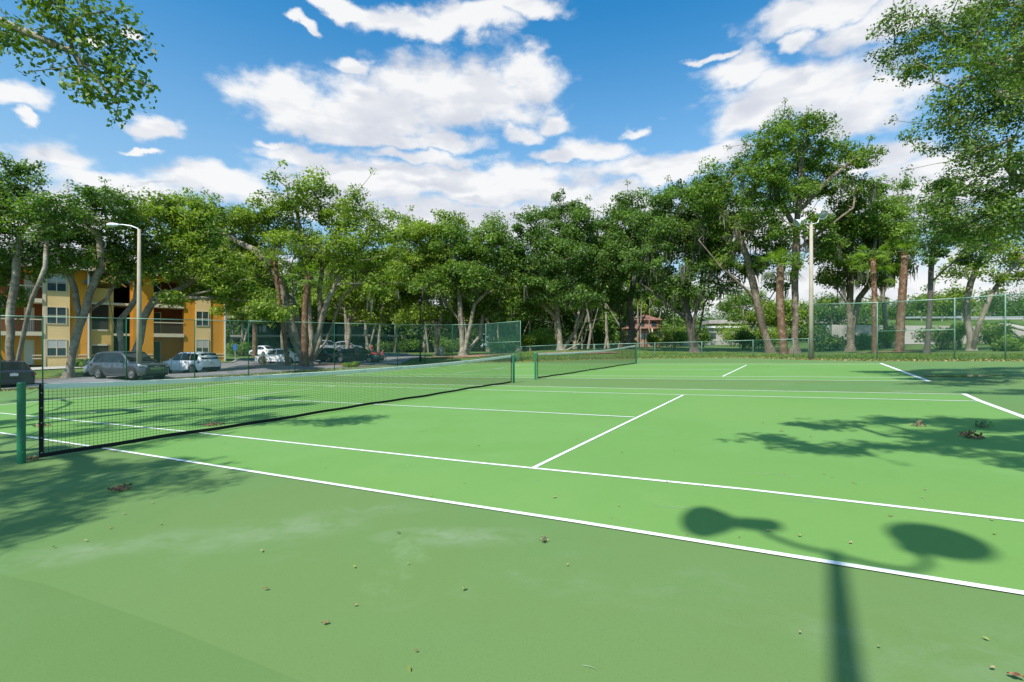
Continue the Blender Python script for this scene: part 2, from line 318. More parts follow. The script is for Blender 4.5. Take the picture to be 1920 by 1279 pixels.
CTRL = [(240,707,31),(355,699.5,39),(520,682,50),(683,680,52),(575,684,45),(105,688,42.6),(380,673,52),(20,728,27.5),(750,670,58),(870,665,62),(615,660,70),
        (1050,655,60),(1180,652,64),(1300,656,56),(1440,660,46),(1490,664,42),(1590,659,46),(1690,655,44),(1735,660,36),(1815,655,40),(1900,658,38),
        (60,664,95),(500,656,100),(960,647,120),(1400,642,120),(1800,640,110),(2300,640,110),(-300,670,110)]
CT = np.array([P(*c) for c in CTRL]); CRES = CT[:, 2]-SL*CT[:, 0]
def terr(x, y):
    x = np.asarray(x, float); y = np.asarray(y, float); w = 0; s = 0
    for (cx, cy, cz), r in zip(CT, CRES):
        k = 1/(((x-cx)**2+(y-cy)**2)+4)**1.5; w = w+k; s = s+k*r
    fld = s/w
    pd = poly_dist(x, y, COURT); t = np.clip(pd/4.5, 0, 1); t = t*t*(3-2*t)
    flat = SL*np.clip(x, -60, 60)
    return flat+fld*t-0.03*(pd < .3)
def T(x, y): return float(terr(np.array([x]), np.array([y]))[0])
def G(px, py):                                                              # first hit of the sight line with the terrain
    Ys = np.concatenate([np.linspace(2, 60, 300), np.linspace(60.5, 300, 240)]); X = (px-960)/F*Ys; Z = CH-(py-HZ)/F*Ys
    d = Z-terr(X, Ys); i = np.argmax(d < 0)
    if d[i] >= 0: i = len(Ys)-1
    a, b = (Ys[i-1], Ys[i]) if i else (Ys[0], Ys[0])
    t = d[i-1]/(d[i-1]-d[i]+1e-9) if i else 0; Y = a+(b-a)*min(max(t, 0), 1); x = (px-960)/F*Y
    return np.array([x, Y, T(x, Y)])
def on(px, Y): x = (px-960)/F*Y; return np.array([x, Y, T(x, Y)])
def terrain():
    xs = np.concatenate([-np.geomspace(1500, 72, 14), np.arange(-70, 71, .9), np.geomspace(72, 1500, 14)])
    ys = np.concatenate([-np.geomspace(600, 22, 8), np.arange(-20, 115, .9), np.geomspace(117, 2500, 16)])
    X, Y = np.meshgrid(xs, ys); Z = terr(X, Y)-.02; V = np.stack([X.ravel(), Y.ravel(), Z.ravel()], 1)
    n, m = len(xs), len(ys); i = (np.arange(m-1)[:, None]*n+np.arange(n-1)[None]).ravel(); Fq = np.stack([i, i+1, i+n+1, i+n], 1)
    tag(mkarr('ground', V, Fq, M['grass'], smooth=True), kind='structure')
terrain()
def drape(name, pts, m, off, kind='structure', parent=None, cuts=3, flat=False, label=None):
    bm = bmesh.new(); vs = [bm.verts.new((p[0], p[1], 0)) for p in pts]; bm.faces.new(vs); bmesh.ops.triangulate(bm, faces=bm.faces)
    for _ in range(cuts):
        es = [e for e in bm.edges if e.calc_length() > 1.6]
        if not es: break
        bmesh.ops.subdivide_edges(bm, edges=es, cuts=1); bmesh.ops.triangulate(bm, faces=bm.faces)
    co = np.array([v.co[:] for v in bm.verts]); z = (SL*co[:, 0] if flat else terr(co[:, 0], co[:, 1]))+off
    for v, zz in zip(bm.verts, z): v.co.z = zz
    me = bpy.data.meshes.new(name); bm.to_mesh(me); bm.free(); me.materials.append(m); o = bpy.data.objects.new(name, me); COL.objects.link(o)
    if parent: o.parent = parent
    return tag(o, label, kind=kind)

# ------------------------------------------------------------------ court
court = drape('tennis_court', COURT, M['court_out'], 0.0, flat=True, cuts=0)
NL1 = [(-260,771.5),(0,812),(190,840.5),(800,936.5),(1080,979.5),(1920,1114.5),(2100,1143.5)]     # near doubles sideline
L1 = dict(nd=NL1, ns=[(-150,760),(0,775),(372,812),(880,867),(1400,919),(1920,979),(2100,1000)], fd=[(471,715),(740,720),(940,723.7),(1160,728.5),(1540,735),(1807,740)],
          fs=[(440,719.5),(632,724),(893,731),(1160,738),(1540,746.5),(1838,753)], br=[(1807,739),(1836,752),(1920,783),(2120,855)], bl=[(-160,771),(70,753),(247,739),(443,718.5),(471,715)],
          sr=[(1000,878.5),(1281,741.5)], sl=[(95,783),(440,745),(632,723.5)], cs=[(440,746),(707,759),(880,767.5),(1190,783)])
L2 = dict(nd=[(627,704.8),(880,708),(1160,710.6),(1540,713.8),(1742,715.6)], ns=[(668,701),(880,703.2),(1160,705.5),(1540,707.4),(1722,708.6)], fs=[(858,684.6),(1100,684.8),(1400,684.6),(1657,684)],
          fd=[(880,681.9),(1200,681.8),(1651,681.5)], br=[(1742,715.6),(1651,681.5)], bl=[(627,704.8),(780,692),(858,685),(880,682)], sr=[(1355,706.3),(1400,684.8)], sl=[(826,703),(927,692),(975,685)], cs=[(927,692.3),(1110,693),(1376,693.3)])
def cross_px(a, b, c, d):                            # where two painted lines, produced straight over the court, meet
    A, B, C_, D_ = [G0(*q)[:2] for q in (a, b, c, d)]; u = B-A; v = D_-C_; w = C_-A; t = (w[0]*v[1]-w[1]*v[0])/(u[0]*v[1]-u[1]*v[0]); p = A+u*t
    return (960+F*p[0]/p[1], HZ+F*(CH-SL*p[0])/p[1])
_br = ((1807,739), (1920,783)); _bl = ((471,715), (70,753))
CR = cross_px((1080,979.5), (1920,1114.5), *_br); CRs = cross_px((1400,919), (1920,979), *_br); CL = cross_px((190,840.5), (0,812), *_bl); CLs = cross_px((372,812), (0,775), *_bl)
print('corners', CR, CRs, CL, CLs)
L1['nd'] = [CL, (0,812),(190,840.5),(800,936.5),(1080,979.5),(1920,1114.5), CR]; L1['ns'] = [CLs, (0,775),(372,812),(880,867),(1400,919),(1920,979), CRs]
L1['br'] = [(1807,739),(1836,752),(1920,783), CR]; L1['bl'] = [CL, (70,753),(247,739),(471,715)]
def area(Ls, trim):
    pts = [G0(*p) for p in Ls['nd']]+[G0(*p) for p in Ls['br'][1:]]+[G0(*p) for p in Ls['fd'][::-1]]+[G0(*p) for p in Ls['bl'][::-1][1:-1]]
    return pts
a1 = [G0(*p) for p in [CL,(0,812),(190,840.5),(800,936.5),(1080,979.5),(1920,1114.5),CR,(1920,783),(1807,739.5),(1160,728.5),(940,723.7),(740,720),(471,715),(247,739),(70,753)]]
drape('playing_area', a1, M['court_in'], .004, kind=None, parent=court, flat=True, cuts=0)
a2 = [G0(*p) for p in [(627,704.8),(880,708),(1160,710.6),(1540,713.8),(1742,715.6),(1651,681.5),(1200,681.8),(880,681.9),(780,692)]]
drape('playing_area', a2, M['court_in'], .004, kind=None, parent=court, flat=True, cuts=0)
hh = .008
for Ls, wds in ((L1, (.052, .052)), (L2, (.055, .055))):
    for key, pl in Ls.items():
        w = .052; pts = [G0(*p) for p in pl]; hh += .0002
        if key in ('br', 'bl'): w = .09
        if Ls is L2: w *= 1.25
        mb = MB(); lf = []; rt = []
        for i, p in enumerate(pts):
            t = pts[min(i+1, len(pts)-1)]-pts[max(i-1, 0)]; t = t/np.linalg.norm(t); nn = np.array([-t[1], t[0], 0])*w/2
            a = p+nn; b = p-nn; a[2] = SL*a[0]+hh; b[2] = SL*b[0]+hh; lf.append(a); rt.append(b)
        mb.grid([lf, rt]); mk('court_line', mb, M['line'], court)
pm = mat('court_patch_paint', (.110, .194, .060), .8, 0, .1, n1=(.7, (.120, .208, .07), .4, .65), n2=(120, (.095, .16, .045), .5, .75))
drape('court_patch', [G0(*q) for q in [(-400,1180),(0,1078),(86,1097),(330,1183),(573,1283),(720,1500),(-300,1500)]], pm, .0035, flat=True, cuts=0)
sm = mat('chalk_scuff', (.36, .46, .30), .9, n1=(30, (.2, .32, .16), .4, .6))
for (x0, y0, x1, y1, w) in [(1690,766.5,1730,770,.012),(938,790.5,955,790.5,.012),(998,902.5,1015,902,.008),(1225,950,1320,958,.010),(1480,938,1560,946,.008),(1380,886,1520,897,.008),(1100,860,1150,856,.007),(1090,1250,1120,1258,.004)]:
    p, q = G0(x0, y0), G0(x1, y1); d = (q-p)/np.linalg.norm(q-p); nn = np.array([-d[1], d[0], 0])*w; m_ = (p+q)/2+nn*1.5; L3 = []; R3 = []
    for c_ in (p, m_, q): k_ = .3 if c_ is not m_ else 1; a_ = c_+nn*k_*.5; b_ = c_-nn*k_*.5; L3.append((a_[0], a_[1], SL*a_[0]+.0066)); R3.append((b_[0], b_[1], SL*b_[0]+.0066))
    mk('scuff_mark', MB().grid([L3, R3]), sm, court)
# puddle at the right edge
def puddle():
    pts = []
    for i in range(26):
        a = 2*math.pi*i/26; r = 1+.18*math.sin(3*a+1)+.1*math.sin(7*a); c = G0(1808, 705.3)
        d = np.array([math.cos(a)*1.0*r, math.sin(a)*.42*r]); pts.append((c[0]+d[0]*.88-d[1]*.2, c[1]+d[1]+d[0]*(-.25), 0))
    m = mat('rain_water', (.02, .035, .025), .03, 0, 1.0)
    o = drape('puddle', pts, m, .013, flat=True, cuts=0); tag(o, kind='structure')
puddle()

# ------------------------------------------------------------------ nets
def net(base_n, top_n, base_f, top_f, label):
    a = G0(*base_n); b = G0(*base_f); ha = CH-(top_n[1]-HZ)/F*a[1]-a[2]; hb = CH-(top_f[1]-HZ)/F*b[1]-b[2]
    root = empty('tennis_net', tuple(a), label, 'tennis net'); e = (b-a); Ln = np.linalg.norm(e[:2]); e2 = e/Ln; n2 = np.array([-e2[1], e2[0], 0])
    def at(t, h): p = a+e2*t; return np.array([p[0], p[1], SL*p[0]+h])
    def top(t): k = t/Ln; return (ha-.03)*(1-k)+(hb-.03)*k-.13*math.sin(math.pi*min(max(k, 0), 1))**.8
    for t, hgt in ((0, ha), (Ln, hb)):
        p = mk('post', MB().tube([at(t, 0), at(t, hgt-.015), at(t, hgt)], [.044, .044, .036], 16), M['green_metal'], root, smooth=False)
    # winch / tie ropes
    for z in (.18, .35, .55, .72, .9): mk('tie_rope', MB().tube([at(-.03, z-.08)-n2*.03, at(0, z-.03)-n2*.05, at(.045, z)-n2*.02, at(.2, z+.05)], .0025, 4), M['vinyl'], root)
    w = MB(); w.obox(at(Ln+.06, hb-.22), e2*.05, n2*.03, (0, 0, .07)); w.tube([at(Ln+.08, hb-.22)+n2*.03, at(Ln+.08, hb-.22)+n2*.09, at(Ln+.08, hb-.34)+n2*.09], .01, 6); mk('winch', w, M['black_pl'], root)
    s0, s1 = .20, Ln-.18; nb = 60
    ts = np.linspace(s0, s1, nb+1)
    # headband: folded tape with two faces and a rounded top
    rows = [[at(t, top(t)-.066)+n2*.006 for t in ts], [at(t, top(t))+n2*.006 for t in ts], [at(t, top(t)+.006) for t in ts], [at(t, top(t))-n2*.006 for t in ts], [at(t, top(t)-.066)-n2*.006 for t in ts]]
    mk('headband', MB().grid(rows), M['net_white'], root)
    bt = lambda t: .028+.008*math.sin(t*1.3)+.005*math.sin(t*4.3)
    rows = [[at(t, bt(t))+n2*.005 for t in ts], [at(t, bt(t)+.055)+n2*.005 for t in ts], [at(t, bt(t)+.055)-n2*.005 for t in ts], [at(t, bt(t))-n2*.005 for t in ts]]
    mk('bottom_tape', MB().grid(rows), M['net_black'], root)
    for t in (s0, s1):
        mb = MB(); h = top(t); mb.obox(at(t, h/2+.02), e2*.024, n2*.006, (0, 0, h/2-.015)); mk('side_tape', mb, M['net_black'], root)
    d = MB()
    for t in (s0, s1):
        for z in (.1, .3, .5, .7, .9): d.obox(at(t, z), e2*.006, n2*.008, (0, 0, .006))
    mk('grommet', d, M['steel'], root, kind='stuff')
    mk('cable', MB().tube([at(.0, ha-.04), at(s0, top(s0)-.01)], .006, 6), M['steel'], root); mk('cable', MB().tube([at(s1, top(s1)-.01), at(Ln, hb-.04)], .006, 6), M['steel'], root)
    m = MB(); cell = .046; th = .0021
    for t in np.arange(s0+.03, s1-.02, cell):
        z0, z1 = bt(t)+.04, top(t)-.05; zz = [z0, z0+(z1-z0)*.5, z1]; wob = .004*math.sin(t*37)
        m.tube([at(t, z0), at(t+wob, zz[1])+n2*wob, at(t, z1)], th, 3, False)
    k = int(.9/cell)
    for j in range(1, k+1):
        fr = j/(k+1); m.tube([at(t, bt(t)+.05+(top(t)-.06-bt(t)-.05)*fr)+n2*.003*math.sin(t*9+j) for t in ts], th, 3, False)
    mk('netting', m, M['net_cord'], root, kind='stuff')
net((40,869), (46,717), (963,718), (961,664), 'black tennis net with white headband on the nearer court, strung to a bright green post')
net((1004,712), (1004,661), (1193,682), (1193,646), 'small black tennis net on the far court, beyond the nearer net')

# ------------------------------------------------------------------ fences
def fence(posts, label, midrails=(), meshw=.0028, cell=.065, post_r=.03, tint='vinyl'):
    """posts: list of (base xyz, height)"""
    root = empty('chain_link_fence', tuple(posts[0][0]), label, 'fence'); post_r0 = post_r
    tops = []
    for b, h in posts:
        t = b+np.array([0, 0, h]); tops.append(t)
        mb = MB().tube([b-np.array([0, 0, .05]), t, t+np.array([0, 0, .05])], [post_r, post_r, .008], 8); mk('post', mb, M['green_metal'] if tint != 'pale' else M['rail'], root, smooth=True)
    for i in range(len(posts)-1):
        mk('top_rail', MB().tube([tops[i], tops[i+1]], .024, 8), M['rail'], root, smooth=True)
        b0, b1 = posts[i][0], posts[i+1][0]
        if i in midrails: mk('middle_rail', MB().tube([b0+np.array([0, 0, posts[i][1]*.5]), b1+np.array([0, 0, posts[i+1][1]*.5])], .02, 6), M['rail'], root, smooth=True)
        e = b1-b0; Ln = np.linalg.norm(e[:2]); H = (posts[i][1]+posts[i+1][1])/2; h0, h1 = posts[i][1], posts[i+1][1]
        e3 = e/Ln; n2 = np.array([-e3[1], e3[0], 0])
        def at(u, v): k = u/Ln; return b0+e3*u+np.array([0, 0, v*(h0*(1-k)+h1*k)/H])
        m = MB(); st = cell*1.414
        for sgn in (1, -1):
            k0 = -H
            while k0 < Ln+H:
                # line u = k0 + v (sgn) within 0..Ln, v in 0..H
                if sgn == 1: va, vb = max(0.0, -k0), min(H, Ln-k0); ua, ub = k0+va, k0+vb
                else: va, vb = max(0.0, k0-Ln), min(H, k0); ua, ub = k0-va, k0-vb
                if vb-va > .05:
                    p, q = at(ua, va), at(ub, vb); d = (q-p)/np.linalg.norm(q-p); s = np.cross(d, n2)*meshw*.5; nn = n2*meshw*.5
                    i0 = len(m.v); m.v += [tuple(p+s), tuple(p-s*.5+nn), tuple(p-s*.5-nn), tuple(q+s), tuple(q-s*.5+nn), tuple(q-s*.5-nn)]
                    m.f += [(i0, i0+1, i0+4, i0+3), (i0+1, i0+2, i0+5, i0+4), (i0+2, i0, i0+3, i0+5)]
                k0 += st
        mk('mesh_panel', m, M['vinyl'], root)
    return root
def fp(px, top, base):
    g = G0(px, base); return g, CH-(top-HZ)/F*g[1]-g[2]
# left and back run: 12 ft high, base follows from the top rail row
def fp12(px, top): 
    Y = (3.66-CH)*F/((HZ-top)-SL*(px-960)); b = np.array([(px-960)/F*Y, Y, 0]); b[2] = SL*b[0]; return b, 3.66
Lp = [fp12(*q) for q in [(0,592),(80,594),(237,597),(365,600),(466,602),(553,604),(627,606),(745,608.5),(797,609),(848,609),(911,608)]]
d0 = Lp[0][0]-Lp[1][0]; pre = [(Lp[0][0]+np.array([d0[0]*k, d0[1]*k, 0]), 3.66) for k in (3, 1.5)]
for b, h in pre: b[2] = SL*b[0]
fence(pre+Lp, 'tall green chain link fence along the left side between court and car park', tint='green', meshw=.0048)
c0 = fp(911, 607.5, 679); c1 = fp(976, 602, 678.5)
fence([c0, c1], 'tall chain link panel with middle rail at the corner left of the low fence', midrails=(0,), tint='pale', meshw=.016)
lo = [fp(978,650,678), fp(1045,647,676), fp(1115,646,674), fp(1228,643,671.5), fp(1316,641,670.5), fp(1412,638,670), fp(1488,636,671), fp(1516,635,672)]
fence(lo, 'low green chain link fence along the back of the far court', tint='pale', meshw=.0055)
hi = [fp(1524,571,673), fp(1645,567.5,675), fp(1790,560,675.5), fp(1885,553,675.5), fp(1990,545,676)]
fence(hi, 'tall green chain link fence on the right, starting at the flood light pole', midrails=(1,), tint='pale', meshw=.0085)

# ------------------------------------------------------------------ lamps
def flood_lamp(base, H, a, label, fwd, rb=.11, rt=.05, splay=(1.0, 1.0)):
    base = np.array(base, float); root = empty('flood_light', tuple(base), label, 'flood light')
    a = np.array([a[0], a[1], 0.]); a /= np.linalg.norm(a); up = np.array([0, 0, 1.]); fwd = np.array([fwd[0], fwd[1], 0.])
    mk('pole', MB().tube([base-up*.2, base+up*H*.5, base+up*H], [rb, (rb+rt)/2, rt], 14), M['conc_pole'], root, smooth=True)
    tp = base+up*H; mk('pole_cap', MB().tube([tp, tp+up*.10, tp+up*.16], [.035, .03, .01], 10), M['steel'], root, smooth=True)
    for s, out, fo in ((-1, 1.5, .0), (1, .5, 1.7)):
        arm = [tp+up*.05, tp+a*s*.22+up*.04, tp+a*s*.38+up*.12, tp+a*s*.46+up*(.28 if s < 0 else .34), tp+a*s*.46+up*(.34 if s < 0 else .68)]
        ao = mk('arm', MB().tube(arm, [.028]*5, 8), M['steel'], root, smooth=True)
        ax = -up*1.0+a*s*out+fwd*fo; ax /= np.linalg.norm(ax); c = arm[-1]
        head = MB().lathe(c-ax*.12, ax, [(0, .02), (.0, .09), (.05, .105), (.24, .105), (.27, .08)], 18)
        hm = mk('housing', head, M['lampwhite'], root, smooth=True)
        bell = MB().lathe(c+ax*.17, ax, [(0, .075), (.04, .095), (.10, .15), (.17, .205), (.24, .245), (.27, .265), (.275, .27), (.265, .26), (.2, .20), (.1, .13)], 26)
        mk('reflector_bell', bell, M['lampwhite'], root, smooth=True)
        mk('lens', MB().lathe(c+ax*.42, ax, [(0, .25), (.02, .18), (.03, .001)], 26), M['lens'], root, smooth=True)
        yk = MB().tube([c, c+up*.12+a*s*.02], .015, 6); mk('bracket', yk, M['steel'], root)
pb = G0(1521, 674.5); far_h = CH-(421-HZ)/F*pb[1]-pb[2]
flood_lamp(pb, far_h, (1, -.1), 'double flood light on a tan concrete pole between the low and tall fences', (-.3, -1), .15, .085)
hn = 8.7; pt = G0(1567, 1046); bx = pt[0]-SD[0]*(hn)/math.tan(EL); by = pt[1]-SD[1]*hn/math.tan(EL)
k = (hn-(SL*pt[0]-SL*bx))/math.tan(EL); bx, by = pt[0]-SD[0]*k, pt[1]-SD[1]*k
flood_lamp((bx, by, SL*bx), hn, (.68, -.73), 'double flood light behind the viewer whose shadow lies across the near sideline', (.516, .857), .115, .046)
def street_lamp():
    b = P(261, 706, 30.2); b[2] = T(b[0], b[1]); root = empty('street_lamp', tuple(b), 'tan pole street lamp with white curved arm reaching left, standing before the grey crossover', 'street lamp')
    H = CH-(430-HZ)/F*b[1]-b[2]; up = np.array([0, 0, 1.]); t = b+up*H
    mk('pole', MB().tube([b-up*.2, b+up*H*.5, t], [.15, .12, .085], 12), M['conc_pole'], root, smooth=True)
    mk('arm', MB().tube([t-up*.25, t+up*.05+np.array([-.08, 0, 0]), t+np.array([-.45, -.05, .19]), t+np.array([-.9, -.1, .25]), t+np.array([-1.2, -.13, .25])], [.04, .04, .035, .035, .035], 10), M['lampwhite'], root, smooth=True)
    hd = MB(); cs = []
    for x, w, h in ((-1.1, .05, .05), (-1.25, .12, .09), (-1.45, .17, .12), (-1.65, .16, .12), (-1.8, .10, .07)):
        cs.append([t+np.array([x, -.13+w*math.cos(q), .24+h*math.sin(q)]) for q in np.linspace(0, 2*math.pi, 13)])
    hd.grid(cs); mk('lamp_head', hd, M['lampwhite'], root, smooth=True)
    mk('lens', MB().lathe(t+np.array([-1.5, -.13, .17]), (0, 0, -1), [(0, .12), (.07, .09), (.1, .001)], 14), M['lens'], root, smooth=True)
street_lamp()
def dark_post():
    b = on(788, 50); root = empty('lamp_post', tuple(b), 'thin black lamp post beside the fence corner left of the big trunks', 'lamp post')
    H = 5.6; up = np.array([0, 0, 1.]); mk('pole', MB().tube([b, b+up*.5, b+up*.55, b+up*H], [.12, .11, .07, .05], 10), M['black_pl'], root, smooth=True)
    mk('lantern', MB().lathe(b+up*H, up, [(0, .05), (.05, .14), (.35, .2), (.4, .22), (.5, .1), (.6, .02)], 12), M['black_pl'], root, smooth=True)
dark_post()

# ------------------------------------------------------------------ parking, kerbs, path
far_edge = [(-260,752),(-120,735),(0,722),(62,714.5),(170,707),(250,700),(330,693),(430,687),(500,680.5)]
near_edge_w = [b[:2]+np.array([-.9, .9]) for b, h in (pre+Lp)]
pk = [tuple(p) for p in near_edge_w[:-3]]+[tuple(G(*q)[:2]) for q in [(800,668.5),(770,664),(700,662),(600,664),(560,664),(480,672),(430,681),(330,689),(250,697),(170,706),(62,713.5),(0,720),(-120,733),(-260,748)]]
drape('parking_asphalt', pk, M['asphalt'], .035, cuts=6)
def kerb(name, pts, m, w=.16, h=.12):
    mb = MB(); rows = [[], [], [], []]
    P3 = [np.array([p[0], p[1], T(p[0], p[1])]) for p in pts]
    dn = []
    for i in range(len(P3)-1):
        n = max(1, int(np.linalg.norm(P3[i+1]-P3[i])/1.2))
        for k in range(n): dn.append(P3[i]+(P3[i+1]-P3[i])*k/n)
    dn.append(P3[-1])
    for i, p in enumerate(dn):
        t = dn[min(i+1, len(dn)-1)]-dn[max(i-1, 0)]; t[2] = 0; t /= np.linalg.norm(t); nn = np.array([-t[1], t[0], 0])*w/2; z = T(p[0], p[1])
        for r, (s, q) in enumerate(((-1, -.05), (-1, h), (1, h), (1, -.05))): v = p+nn*s; v[2] = z+q; rows[r].append(v)
    mb.grid(rows); return mk(name, mb, m, kind='structure')
kerb('yellow_kerb', [G(*q)[:2] for q in [(-260,748),(-120,733),(0,720),(62,713.5),(170,706)]], M['kerb_y'])
kerb('kerb', [G(*q)[:2] for q in [(175,705.6),(250,697),(330,689),(430,681)]], M['kerb'])
kerb('kerb', [G(*q)[:2] for q in [(435,681),(480,672),(560,664),(600,664),(700,662),(770,664)]], M['kerb'])
drape('pavement', [G(*q)[:2] for q in [(-60,697),(60,690),(170,686),(175,690),(60,695),(-60,703)]], M['kerb'], .05, cuts=5)
# mulch beds under the trees
def bed(px, py, rx, ry_m, seed):
    c = G(px, py); r = random.Random(seed); pts = []
    for i in range(22):
        a = 2*math.pi*i/22; q = 1+.15*math.sin(2*a+seed)+.12*r.uniform(-1, 1); pts.append((c[0]+math.cos(a)*rx*q, c[1]+math.sin(a)*ry_m*q))
    drape('mulch_bed', pts, M['mulch'], .045, cuts=3)
for q in ((575,684,4.6,1.9,1), (870,668,4.2,2.2,2), (1090,661,4.0,1.8,3), (1690,660,3.4,1.0,4), (640,670,6,1.2,5)): bed(*q)

# ------------------------------------------------------------------ apartment building
def apartment():
    P0 = P(105, 652, 42.6)[:2]; e = np.array([.78, .62]); e /= np.linalg.norm(e); n = np.array([e[1], -e[0]])    # n points to the court
    def tt(px): m = (px-960)/F; return (m*P0[1]-P0[0])/(e[0]-e[1]*m)
    def W(t, d, z): p = P0+e*t-n*d; return (p[0], p[1], z)      # d = depth into the building
    root = empty('apartment_building', (P0[0], P0[1], 0), 'three storey ochre and beige apartment block with balconies and grey roofs', 'building')
    BZ = -.75; FL = [-.18, 2.58, 5.34]; EV = 8.15
    def blk(mb, t0, t1, d0, d1, z0, z1):
        i = len(mb.v)
        for z in (z0, z1):
            for t, d in ((t0, d0), (t1, d0), (t1, d1), (t0, d1)): mb.v.append(W(t, d, z))
        mb.f += [tuple(i+k for k in q) for q in ((0,3,2,1),(4,5,6,7),(0,1,5,4),(1,2,6,5),(2,3,7,6),(3,0,4,7))]; return mb
    def wall(px0, px1, m, d=0, z0=BZ, z1=EV, dep=9, nm='wall'): 
        return mk(nm, blk(MB(), tt(px0), tt(px1), d, dep, z0, z1), M[m], root)
    def window(px0, px1, z0, z1, d, blind):
        t0, t1 = tt(px0), tt(px1); w = .07
        fr = MB(); blk(fr, t0-w, t1+w, d-.05, d-.003, z0-w, z0); blk(fr, t0-w, t1+w, d-.05, d-.003, z1, z1+w); blk(fr, t0-w, t0, d-.05, d-.003, z0, z1); blk(fr, t1, t1+w, d-.05, d-.003, z0, z1)
        tm = (t0+t1)/2; blk(fr, tm-.035, tm+.035, d-.045, d-.003, z0, z1); zm = (z0+z1)/2
        f = mk('window', fr, M['trim'], root)
        for a, b in ((t0, tm-.035), (tm+.035, t1)):
            mk('pane', blk(MB(), a, b, d-.02, d-.005, z0, z1), M['pane'], f)
            if blind: mk('blind', blk(MB(), a, b, d-.032, d-.022, z0+(z1-z0)*blind, z1), M['blind'], f)
            mk('sash_bar', blk(MB(), a, b, d-.04, d-.034, zm-.025, zm+.025), M['trim'], f)
        for ch in f.children: ch.matrix_parent_inverse.identity(); 
        return f
    # window children are built in root space: give their parent no offset
    def balcony(px0, px1, doors):
        t0, t1 = tt(px0), tt(px1); D = 1.9
        for i, z in enumerate(FL):
            top = (FL+[EV])[i+1] if i < 2 else EV
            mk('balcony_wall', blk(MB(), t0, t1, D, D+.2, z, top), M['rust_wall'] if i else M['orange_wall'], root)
            if i: 
                mk('balcony_slab', blk(MB(), t0-.02, t1+.02, -.12, D+.1, z-.28, z+.05), M['trim'], root)
                mk('handrail', blk(MB(), t0, t1, -.06, .04, z+1.02, z+1.12), M['trim'], root)
                nb = int((t1-t0)/.14); 
                rl = MB()
                for k in range(nb): a = t0+.05+k*.14; blk(rl, a, a+.035, -.03, .01, z+.05, z+1.02)
                mk('baluster', rl, M['rail_brown'], root, kind='stuff')
            for (dp0, dp1, m) in doors:
                a, b = tt(dp0), tt(dp1); fr = blk(MB(), a-.09, b+.09, D-.05, D-.004, z+.03, z+2.15); o = mk('door_frame', fr, M['trim'], root)
                mk('door', blk(MB(), a, b, D-.08, D-.054, z+.04, z+2.06), M[m], root)
        mk('balcony_ceiling', blk(MB(), t0, t1, 0, D, EV-.5, EV-.02), M['orange_wall'], root)
    # left wing
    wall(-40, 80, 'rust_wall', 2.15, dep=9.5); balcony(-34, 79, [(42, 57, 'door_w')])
    wall(79.3, 131, 'beige_wall', 0, nm='wall'); wall(131.2, 164, 'orange_wall', .25); wall(80, 86, 'trim', -.04, z0=BZ, z1=EV, dep=-.003, nm='corner_trim')
    for i, (za, zb, bl) in enumerate(((0.63, 1.95, .5), (3.35, 4.70, 0), (6.1, 7.45, .55))): window(89, 123.5, za, zb, 0, bl)
    # stair block
    wall(168, 213, 'yell_wall', .6, z1=6.6); wall(212, 249, 'stair_shade', 4.5, z1=7.2, dep=9, nm='stair_wall'); wall(244, 249, 'orange_wall', .3, z1=7.3, dep=4.4, nm='fin_wall')  # back wall of the stairs has the recess shade put into its colour
    wall(164.3, 212, 'yell_wall', 2.5, z1=7.3, z0=5.4, nm='wall')
    for i, z in enumerate(FL[:2]):
        mk('opening_shade_slab', blk(MB(), tt(172), tt(203), .55, .596, z+.35 if i else z+.9, z+2.55 if i else z+1.65), M['stair_shade'], root)  # dark slab on the solid wall paints the shade of an unlit opening
        mk('stair_opening_sill', blk(MB(), tt(171), tt(204), .50, .57, (z+.2 if i else z+1.66), (z+.34 if i else z+1.82)), M['trim'], root)
    mk('stair_landing', blk(MB(), tt(213), tt(244), .5, 4.4, FL[1]-.2, FL[1]), M['trim'], root); mk('stair_landing', blk(MB(), tt(170), tt(244), .5, 4.4, FL[2]-.2, FL[2]), M['trim'], root)
    # right wing
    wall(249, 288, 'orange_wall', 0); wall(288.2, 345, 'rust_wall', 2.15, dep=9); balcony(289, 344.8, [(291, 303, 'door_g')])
    wall(345.2, 366, 'orange_wall', 0); wall(366.2, 395, 'beige_wall', -.08); wall(395.2, 420, 'orange_wall', 0)
    for za, zb, bl in ((0.75, 2.05, .4), (3.45, 4.80, 0), (6.2, 7.5, 0)): window(368.5, 390, za, zb, -.08, bl)
    for px in (166, 421.5): mk('downspout', blk(MB(), tt(px)-.06, tt(px)+.06, -.13, .0, BZ, EV), M['white'], root)
    for a, b in ((131.2, 163.5), (249.5, 287.5), (346, 365.5), (396, 419.5), (60, 78)):
        for z in (.35, .62): mk('string_course', blk(MB(), tt(a), tt(b), (-.05 if a != 131.2 else .2), (-.004 if a != 131.2 else .246), z, z+.09), M['trim'], root)
    # roofs
    def hip(px0, px1, z, hgt, d0=-.6, d1=10, inset=3.5, m='shingle'):
        t0, t1 = tt(px0)-.5, tt(px1)+.5; mb = MB(); dm = (d0+d1)/2
        A = [W(t0, d0, z), W(t1, d0, z), W(t1, d1, z), W(t0, d1, z)]; R = [W(t0+inset, dm, z+hgt), W(t1-inset, dm, z+hgt)]
        mb.poly([A[0], A[1], R[1], R[0]]); mb.poly([A[1], A[2], R[1]]); mb.poly([A[2], A[3], R[0], R[1]]); mb.poly([A[3], A[0], R[0]]); mb.poly(A[::-1])
        r = mk('roof', mb, M[m], root)
        mk('fascia', blk(MB(), t0, t1, d0-.03, d0+.02, z-.2, z+.02), M['orange_wall'] if 0 else M['trim'], root); return r
